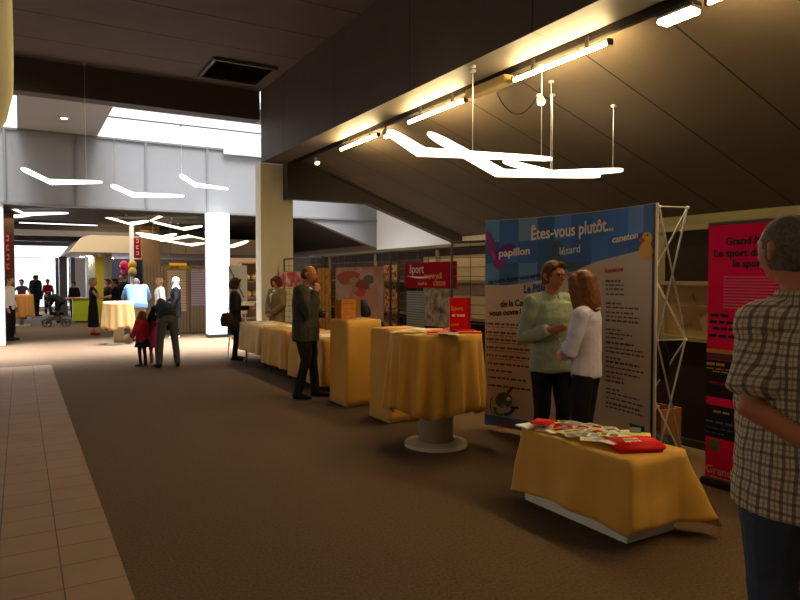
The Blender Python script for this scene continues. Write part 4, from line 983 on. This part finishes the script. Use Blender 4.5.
# 3 woman
person('woman with long brown hair and white shirt, arms folded, facing the man', gp(587, 5.0), fc(.5, -.8), 1.65,
       J=dict(elL=(-.23, .06, 1.11), wrL=(.04, .18, 1.13), elR=(.23, .06, 1.10), wrR=(-.08, .20, 1.06), shL=(-.165, 0, 1.40), shR=(.165, 0, 1.40), head=(0, .045, 1.625), kneeL=(-.07, .03, .5), ankL=(-.08, -.02, .09), toeL=(-.09, .12, .035), kneeR=(.07, .03, .5), ankR=(.08, -.02, .09), toeR=(.09, .12, .035)),
       parts=[('trousers', DKT, dict(top=1.0)), ('shirt', mat('white_shirt', '#c9c6dc', .8), dict(hem=.90, fat=.012, disp=.016, collar=True)), ('hair', HAUB, dict(style='long')), ('eyes', None), ('shoes', BLACK)],
       vox=.007, headyaw=R(0), headpitch=R(-10), build=.9, hands=dict(L=(V(.9, -.05, -.15), V(0, -1, 0)), R=(V(-.85, -.2, .0), V(0, -1, 0))))
# 4 suited man
SUIT = mat('suit', '#3a3a32', .85)
person('balding man in a dark grey suit standing at the long table, hand at chin', gp(305.5, 8.72), fc(-.15, .99), 1.77,
       J=dict(elR=(.23, .10, 1.12), wrR=(.10, .17, 1.40), elL=(-.24, .03, 1.13), wrL=(-.08, .22, 1.10), ankL=(-.11, .10, .09), toeL=(-.13, .25, .035), kneeL=(-.1, .06, .5), ankR=(.11, -.08, .09), toeR=(.13, .06, .035), head=(0, .05, 1.62)),
       parts=[('trousers', mat('suit_trousers', '#26261f', .85), {}), ('jacket', SUIT, dict(hem=.76, fat=.022, disp=.016)), ('hair', HBROWN, dict(style='bald')), ('vneck', WHITEP, dict(name='shirt_front', fat=.02)), ('shoes', BLACK)],
       vox=.009, skin=SKIN2, headpitch=R(-8), build=1.28, hands=dict(R=(V(-.3, .1, .9), V(-.5, -.5, 0))), curl=.6)
# 5 woman in black with papers
person('woman in black dress and tights holding open papers beside the white board', gp(235, 12.75), fc(.15, .98), 1.60,
       J=dict(elL=(-.21, .06, 1.10), wrL=(-.08, .30, 1.14), elR=(.22, .04, 1.10), wrR=(.12, .30, 1.12)),
       parts=[('skirt', BLACK, dict(hem=.55, fat=.01)), ('trousers', mat('tights', '#141014', .7), dict(fat=-.012, name='tights')), ('jacket', mat('black_jkt', '#1e1815', .85), dict(hem=.82, fat=.01)), ('hair', mat('hair_plum', '#331a17', .6), dict(style='bob')), ('shoes', BLACK), ('bag', mat('handbag', '#2c1812', .6), dict(p=(.22, -.14, 1.0), top=(.15, -.05, 1.44)))],
       headpitch=R(-14), build=.92)
p = gp(248.5, 12.6); bm = obox(bmesh.new(), Matrix.Translation((0, 0, 0)) @ Matrix.Rotation(R(20), 4, 'X'), .24, .2, .01); obox(bm, Matrix.Translation((.03, .05, .012)) @ Matrix.Rotation(R(-10), 4, 'Y'), .2, .16, .008)
o = tag(link('open_papers', bm, WHITEP), 'open white papers held by the woman in black', 'papers'); o.location = (p[0], p[1], 1.11); o.rotation_euler = (0, 0, -YAW)
# 6 woman in blazer
BLZ = mat('blazer', '#7d6a4c', .85)
person('woman in a beige blazer and white blouse behind the far table', (4.50, 12.75), fc(-.75, -.6), 1.63,
       J=dict(elL=(-.23, .03, 1.12), wrL=(-.06, .18, .95), elR=(.23, .03, 1.12), wrR=(.06, .2, .95)),
       parts=[('trousers', DKT, {}), ('jacket', BLZ, dict(hem=.74, fat=.03)), ('vneck', WHITEP, dict(name='blouse', fat=.03)), ('hair', HRED, dict(style='bob')), ('shoes', BLACK)], headpitch=R(-25), headyaw=R(10))
# 7 bending woman + child
person('woman in black top and grey jeans bending down to the child in red', gp(167, 11.75), fc(.8, -.5), 1.68,
       J=dict(pelvis=(0, -.06, .93), waist=(0, .04, 1.03), chest=(0, .22, 1.10), neck=(0, .36, 1.12), head=(0, .50, 1.14), shL=(-.17, .30, 1.08), shR=(.17, .30, 1.08), elL=(-.25, .38, .84), wrL=(-.20, .52, .68), elR=(.2, .4, .84), wrR=(.1, .5, .66),
              hipL=(-.09, -.06, .88), hipR=(.09, -.06, .88), kneeL=(-.13, -.02, .5), kneeR=(.13, -.02, .5), ankL=(-.16, -.04, .09), ankR=(.17, -.04, .09), toeL=(-.19, .1, .035), toeR=(.2, .1, .035)),
       parts=[('trousers', mat('grey_jeans', '#4c5058', .9), dict(top=.99)), ('sweater', mat('black_top', '#131314', .85), dict(follow=True, hem=.90)), ('hair', mat('hair_blue_grey', '#3c4450', .8), dict(style='short', label='blue grey knit cap')), ('shoes', BLACK)], headpitch=R(-50), build=.98)
REDC = mat('red_coat', '#a01c30', .8)
person('small child in a red coat and dark skirt beside the bending woman', gp(142, 11.85), fc(.3, -.7), 1.0,
       J=dict(head=(0, .02, 1.60), elL=(-.27, .0, 1.15), wrL=(-.33, .12, .95)),
       parts=[('skirt', mat('navy_skirt', '#1b1f33', .85), dict(hem=.62, fat=.03, flare=.05)), ('coat', REDC, dict(hem=.78, fat=.045)), ('trousers', mat('navy_leg', '#232a3c', .85), dict(fat=-.01, name='leggings')), ('hair', HBROWN, dict(style='bob', vol=.03)), ('shoes', mat('boot', '#3c3020', .6))], build=1.1)
p = gp(148.5, 11.95)
person('toddler in pink hidden between the bending woman and the child in red', (p[0]+.12, p[1]+.2), fc(.5, -.5), .93,
       parts=[('trousers', mat('pink_leg', '#8c4a6c', .85), {}), ('coat', mat('pink_coat', '#c0407c', .8), dict(hem=.6, fat=.05)), ('hair', HDARK, dict(style='bob'))], build=1.05)
o = tag(link('ball', ball(bmesh.new(), (0, 0, 0), .09, 20, 14), mat('cream_ball', '#d8ccae', .6), None, True), 'cream ball held low by the child in red', 'ball'); q = P(128, 339, 11.75); o.location = q
# 8 blue shirt man at the high table
person('broad man in a light blue shirt leaning at the cream high table', gp(137, 16.6), fc(.85, -.4), 1.72,
       J=dict(pelvis=(0, -.1, .93), waist=(0, -.04, 1.07), chest=(0, .08, 1.26), neck=(0, .16, 1.40), head=(0, .26, 1.50), shL=(-.18, .14, 1.34), shR=(.18, .14, 1.34), elL=(-.26, .26, 1.12), wrL=(-.14, .45, 1.1), elR=(.26, .26, 1.12), wrR=(.14, .45, 1.1)),
       parts=[('trousers', mat('beige_trs', '#b09a78', .85), {}), ('shirt', mat('blue_shirt', '#6484ae', .8), dict(hem=.86, fat=.05)), ('hair', HGREY, dict(style='grey_crop')), ('shoes', BLACK)], build=1.25, headpitch=R(-20), vox=.014)
# others in the far hall
BT = mat('black_dress', '#15131a', .85)
person('woman in a long black dress and red shoes at the counter', gp(93, 18.4), fc(.3, .9), 1.60, J=dict(elR=(.2, .2, 1.12), wrR=(.1, .42, 1.18), elL=(-.2, .2, 1.12), wrL=(-.1, .40, 1.15)),
       parts=[('skirt', BT, dict(hem=.25)), ('shirt', BT, dict(sleeve=0, name='top')), ('hair', HBLOND, dict(style='bob')), ('shoes', RED)], vox=.014, build=.95)
person('person in a dark top with raised arms behind the counter, left one', gp(108, 20.5), fc(-.6, -.5), 1.58, parts=[('trousers', DKT, {}), ('sweater', BT, {}), ('hair', HDARK, {})], vox=.015)
person('person in black seated close to the cream high table', gp(115, 19.4), fc(-.5, -.8), 1.60, parts=[('trousers', DKT, {}), ('sweater', BT, dict(fat=.02)), ('hair', HDARK, {})], vox=.015)
person('person with reddish hair in black behind the man in blue', gp(123, 20.6), fc(-.9, -.2), 1.76, parts=[('trousers', DKT, {}), ('sweater', BT, {}), ('hair', HRED, {})], vox=.015)
person('woman in a white headscarf and dark clothes by the tan panels', gp(176, 17.4), fc(-.2, -.9), 1.62, J=dict(elR=(.2, .1, 1.12), wrR=(.05, .28, 1.1)), parts=[('trousers', BT, dict(name='trousers')), ('coat', BT, dict(hem=.6, fat=.02)), ('hair', WHITEP, dict(style='scarf', name='headscarf')), ('shoes', WHITEP)], vox=.014)
person('person in a white shirt behind the bending woman', gp(160, 17.9), fc(-.5, -.8), 1.60, parts=[('trousers', DKT, {}), ('shirt', WHITEP, dict(fat=.03)), ('hair', HBLOND, {})], vox=.015)
person('person in a white shirt and black trousers beside the white left pillar', gp(9.5, 16.75), fc(.1, .95), 1.66, parts=[('trousers', DKT, {}), ('shirt', WHITEP, {}), ('hair', HBROWN, {}), ('shoes', BLACK)], vox=.014)
person('woman in a violet top with arms spread behind the far orange table', gp(22, 24.5), fc(-1, 0), 1.55, J=dict(elL=(-.3, .02, 1.25), wrL=(-.42, .1, 1.08), elR=(.3, .02, 1.25), wrR=(.42, .1, 1.08)), parts=[('trousers', DKT, {}), ('shirt', mat('violet', '#4c3a5c', .8), dict(sleeve=.5)), ('hair', HDARK, {})], vox=.016)
person('tall man in a dark coat standing by the bright glass front', gp(36, 27.5), fc(.8, .5), 1.72, parts=[('trousers', DKT, {}), ('coat', mat('dark_coat', '#23303a', .85), dict(hem=.72, fat=.08)), ('hair', HBROWN, {}), ('shoes', BLACK)], vox=.016, build=1.2)
person('person in a red top far off by the glass front', gp(48, 28.5), fc(-1, .1), 1.55, parts=[('trousers', DKT, {}), ('shirt', RED, {}), ('hair', HDARK, {})], vox=.016)
person('person in dark clothes sitting far off by the grey columns', gp(74, 25.5), fc(-.9, -.2), 1.45, parts=[('trousers', DKT, {}), ('sweater', BT, dict(fat=.03)), ('hair', HDARK, {})], vox=.016)
person('person in a dark coat leaning over the pushchair', gp(58, 22.7), fc(-.2, -.95), 1.5, J=dict(pelvis=(0, -.1, .9), waist=(0, 0, 1.0), chest=(0, .16, 1.08), neck=(0, .28, 1.12), head=(0, .38, 1.2), shL=(-.17, .24, 1.08), shR=(.17, .24, 1.08), elL=(-.2, .3, .85), wrL=(-.1, .4, .7), elR=(.2, .3, .85), wrR=(.1, .4, .7)), parts=[('trousers', DKT, {}), ('coat', BT, dict(follow=True, hem=.8, fat=.03)), ('hair', HDARK, {})], vox=.016)

# ================================================================== FAR HALL THINGS
# pushchair
q = gp(56, 21.6); t = thing('pushchair', 'dark pushchair standing in front of the green counter', 'pushchair', (q[0], q[1], 0)); X0, Y0 = q
for dx in (-.28, .28):
    for dy in (-.2, .2):
        bm = bmesh.new(); ring = [V(X0+dx+.13*math.cos(a), Y0+dy, .13+.13*math.sin(a)) for a in [2*math.pi*i/16 for i in range(17)]]; tube(bm, ring, [.02]*17, ref=(0, 1, 0), seg=6, cap=0); rod(bm, (X0+dx-.12, Y0+dy, .13), (X0+dx+.12, Y0+dy, .13), .01); rod(bm, (X0+dx, Y0+dy, .02), (X0+dx, Y0+dy, .24), .01); child('wheel', bm, METAL, t)
bm = bmesh.new()
for dy in (-.2, .2): rod(bm, (X0-.28, Y0+dy, .13), (X0+.2, Y0+dy, .6), .014); rod(bm, (X0+.28, Y0+dy, .13), (X0-.3, Y0+dy, .85), .014)
rod(bm, (X0-.3, Y0-.2, .85), (X0-.3, Y0+.2, .85), .016); child('frame', bm, METAL, t)
child('seat', BX(X0-.2, X0+.22, Y0-.17, Y0+.17, .38, .48, bev=.02), BLACK, t); child('backrest', obox(bmesh.new(), Matrix.Translation((X0-.17, Y0, .62)) @ Matrix.Rotation(R(-18), 4, 'Y'), .05, .34, .36), BLACK, t); child('basket', BX(X0-.25, X0+.1, Y0-.16, Y0+.16, .2, .34), mat('basket', '#6b5a48', .8), t)
# counter
q0 = gp(73, 23.5); t = thing('counter', 'lime green counter with a wooden top', 'counter', (q0[0], q0[1], 0)); x, y = q0
child('body', BX(x, x+.85, y, y+.6, .04, .84, bev=.01), mat('lime', '#a8b828', .6), t); child('worktop', BX(x-.2, x+1.6, y-.05, y+.65, .842, .89), mat('wood_top', '#b07c48', .5), t); child('kick_plate', BX(x+.03, x+.82, y+.03, y+.57, 0, .04), BLACK, t)
child('body', BX(x+.86, x+1.55, y+.05, y+.6, .04, .84), mat('counter_wood', '#a87840', .6), t, label='wooden half of the counter body')
# canopy and columns
bm = prism(bmesh.new(), [(1.9, 3.02), (2.15, 3.1), (9.3, 3.1), (9.3, 2.5), (1.5, 2.5)], 1, 25.2, 33)
struct('ceiling_canopy', bm, mat('canopy', '#dcc8ae', .7))
for k, (px, c) in enumerate(((93.5, 26), (97.5, 28), (90, 31), (107, 25.6))):
    q = gp(px, c); struct('pillar_round', disk(bmesh.new(), q, .17 if k < 3 else .2, 0, 2.5 if k < 3 else 3.45, 24), PILW, True)
for px, c, w in ((63.5, 28, .3), (57.5, 30, .13), (73, 29, .18)):
    q = gp(px, c); struct('pillar_grey', BX(q[0]-w/2, q[0]+w/2, q[1]-.15, q[1]+.15, 0, 2.5), mat('grey_col', '#6d6c6e', .6))
for k, (px, py_, c) in enumerate(((83, 248, 27), (90, 246, 25.8), (104, 247, 26.5), (150, 248, 26), (112, 250, 29))):
    q = gp(px, c); t = thing('downlight', ['leftmost', 'second', 'third', 'right hand', 'rear'][k]+' bright downlight under the low cream canopy', 'ceiling light', (q[0], q[1], 2.5), group='downlights under the canopy')
    child('ring', disk(bmesh.new(), q, .12, 2.475, 2.5, 20), WHITEM, t); child('lens', disk(bmesh.new(), q, .09, 2.46, 2.475, 20), mat('down', '#ffffff', .5, emit='#fff0c8', es=25), t)
# upright boards in the hall
def board(name, label, l, r, t_, b_, c, m, cat='panel', th=.03, group=None, Y=None):
    a = gp(l, c); y = Y or a[1]; x0 = PY(l, 290, y).x; x1 = PY(r, 290, y).x; z1 = PY((l+r)/2, t_, y).z; z0 = max(0, PY((l+r)/2, b_, y).z)
    o = link(name, BX(x0, x1, y, y+th, z0, z1), m, loc=(x0, y, z0)); tag(o, label, cat, group); return o, (x0, x1, y, z0, z1)
board('exhibition_panel', 'navy panel behind the balloons', 112, 134, 259, 345, 22.5, mat('navyp', '#48506c', .7))
board('exhibition_panel', 'dark blue narrow panel left of the tan panels', 134, 143, 260, 345, 21.5, mat('navyd', '#232c4c', .7))
board('exhibition_panel', 'yellow upright panel left of the navy panel', 95.5, 104, 269-12, 330, 23.5, mat('yelp', '#b8a82c', .7))
TANL = lines_mat('tan_pleats', '#9a8264', '#7c6648', 0, .09, .02, 0, .8)
for l, r, s in ((143.5, 166, 'left'), (166.5, 189.5, 'middle'), (190, 206, 'right')):
    board('exhibition_panel', s+' tan pleated exhibition panel left of the white pillar', l, r, 266, 345, 19.6, TANL, Y=19.8)
board('poster', 'cream text poster on the middle tan panel', 167.5, 186, 270, 312, 19.5, lines_mat('creamtxt', '#cdb89c', '#a08a70', 2, .08, .02), 'poster', .01, Y=19.788)
board('poster', 'lilac striped poster on the right tan panel', 191, 205, 269, 306, 19.5, lines_mat('lilactxt', '#b4a4b0', '#8c7c90', 2, .07, .02), 'poster', .01, Y=19.788)
board('banner_strip', 'bright decorated strip along the top of the middle tan panel', 165, 196, 265.5, 269.5, 19.48, print_mat('deco', ['#7a3a7a', '#c89a28', '#4f8a3a', '#b04038'], 9), 'strip', .01, Y=19.788)
osg, od = board('sign', 'orange lit sign above the tan panels', 170, 187, 263, 267.5, 25, mat('orsign', '#c8781c', .5, emit='#e08820', es=.6), 'sign', .05, Y=25.14)
board('exhibition_panel', 'brown cabinet back right of the white pillar', 231, 257, 258, 352, 17.0, BROWN)
o, d = board('sign', 'red hanging sign with pale letters before the brown far column', 134.5, 141.5, 238, 258, 21, REDM, 'sign', .03)
o2, d2 = board('sign', 'tall red banner sign on the brown pillar at far left', 5.2, 12, 233.5, 274, 18.6, mat('redfar', '#a02030', .6), 'sign', .02, Y=21.775)
for (oo, dd, n_, px_) in ((o, d, 3, .2), (o2, d2, 4, .25)):
    for k in range(n_):
        x0, x1, y, z0, z1 = dd; w = x1-x0; zz = z1-(k+.9)*(z1-z0)/(n_+.3)
        bm = bmesh.new(); hh = (z1-z0)/(n_+.3); box(bm, x0+w*.3, x0+w*.7, y-.004, y-.001, zz+hh*.1, zz+hh*.25); box(bm, x0+w*.3, x0+w*.7, y-.004, y-.001, zz+hh*.55, zz+hh*.7); box(bm, x0+w*(.3 if k % 2 else .6), x0+w*(.4 if k % 2 else .7), y-.004, y-.001, zz+hh*.25, zz+hh*.55)
        c_ = link('faded_glyph', bm, txtg); c_.data.transform(Matrix.Translation(-oo.location)); c_.parent = oo
for oo, (x0, x1, y, z0, z1), top in ((o, d, 3.45), (osg, od, 3.45)):
    for xx in (x0+.03, x1-.03):
        c_ = link('hanging_wire', rod(bmesh.new(), (xx, y+.015, z1), (xx, y+.015, top), .006, 5), METAL); c_.data.transform(Matrix.Translation(-oo.location)); c_.parent = oo
q = gp(139.5, 21.6); struct('pillar_white_slim', BX(q[0]-.26, q[0]-.14, q[1]+.05, q[1]+.2, 0, 3.45), PILW)
q = gp(147, 23); struct('pillar_brown_far', BX(q[0]-.1, q[0]+.5, q[1]+.3, q[1]+.9, 0, 3.45), mat('brownl', '#927452', .7))
# balloons
bc = [(124, 265.5, '#d8285c', 'pink'), (132.5, 265, '#c8a828', 'yellow'), (125, 271.5, '#b02884', 'magenta'), (132.5, 272, '#c8b060', 'pale gold'), (128.5, 268, '#c83058', 'crimson')]
for px, py_, c, n_ in bc:
    q = P(px, py_, {'pink': 21.1, 'yellow': 21.4, 'magenta': 21.45, 'pale gold': 21.05, 'crimson': 21.8}[n_]); b = thing('balloon', n_+' balloon in the cluster before the navy panel', 'balloon', q, group='balloon cluster')
    bm = bmesh.new(); ball(bm, q, (.13, .13, .155), 16, 12); child('skin', bm, mat('bal'+n_, c, .35), b, True)
    child('string', rod(bmesh.new(), q-V(0, 0, .16), V(q.x, q.y, .01), .004, 5), WHITEP, b)
# white flip chart beside the woman in black
q = gp(238, 13.35); t = thing('flip_chart', 'white flip chart board with a black strap behind the woman in black', 'flip chart', (q[0], q[1], 0))
Mf = Matrix.Translation((q[0], q[1], 0)) @ Matrix.Rotation(-YAW, 4, 'Z')
child('board', obox(bmesh.new(), Mf @ Matrix.Translation((0, 0, 1.36)), .37, .025, .98), mat('board_white', '#dcdde6', .5), t)
for sx in (-.16, .16): child('leg', rod(bmesh.new(), Mf @ V(sx*1.2, -.1 if sx < 0 else .1, 0), Mf @ V(sx*.8, .03, .95), .012), CHROME, t)
child('strap', rod(bmesh.new(), Mf @ V(-.17, -.02, 1.82), Mf @ V(.13, -.02, 1.2), .010), BLACK, t)
# shelf with baskets right of the flip chart
q = gp(252, 16); t = thing('display_shelf', 'brown shelf with round loaves or baskets beside the cream pillar', 'shelf', (q[0], q[1], 0)); x, y = q
for z in (.6, 1.1, 1.5, 1.95): child('shelf_board', BX(x-.22, x+.3, y, y+.35, z, z+.03), BROWN, t)
child('side_board', BX(x-.25, x-.22, y, y+.35, 0, 1.98), BROWN, t); child('back_board', BX(x-.22, x+.3, y+.35, y+.37, 0, 1.98), BROWN, t)
for k, (dx, z) in enumerate(((-.1, 1.62), (.1, 1.62), (-.08, 1.21), (.12, 1.21))):
    bm = ball(bmesh.new(), (x+dx, y+.12, z), (.1, .09, .085), 14, 10); tag(link('basket', bm, mat('straw', '#a8844c', .8), None, True), ['round tan basket, upper left on the brown shelf', 'round tan basket, upper right on the brown shelf', 'round tan basket, lower left on the brown shelf', 'round tan basket, lower right on the brown shelf'][k], 'basket', 'baskets on the shelf')
# papers on the long tables
for k, (x, y, a) in enumerate(((3.8, 12.0, .2), (3.95, 11.7, -.3), (3.82, 11.3, .5), (4.0, 10.6, .1), (3.85, 8.75, .3), (3.98, 8.55, -.4), (3.8, 8.5, 1.0))):
    o = link('leaflet', obox(bmesh.new(), Matrix.Rotation(a, 4, 'Z'), .21, .29, .004), WHITEP); o.location = (x, y, .774+.003*(k % 2))
    tag(o, 'white sheet %s' % ['at the far corner of the farthest long table', 'at the back of the farthest long table', 'at the near end of the farthest long table', 'alone on the middle long table', 'beside the suited man on the nearest long table', 'at the back of the nearest long table', 'at the near end of the nearest long table'][k], 'leaflet', 'papers on the long tables')
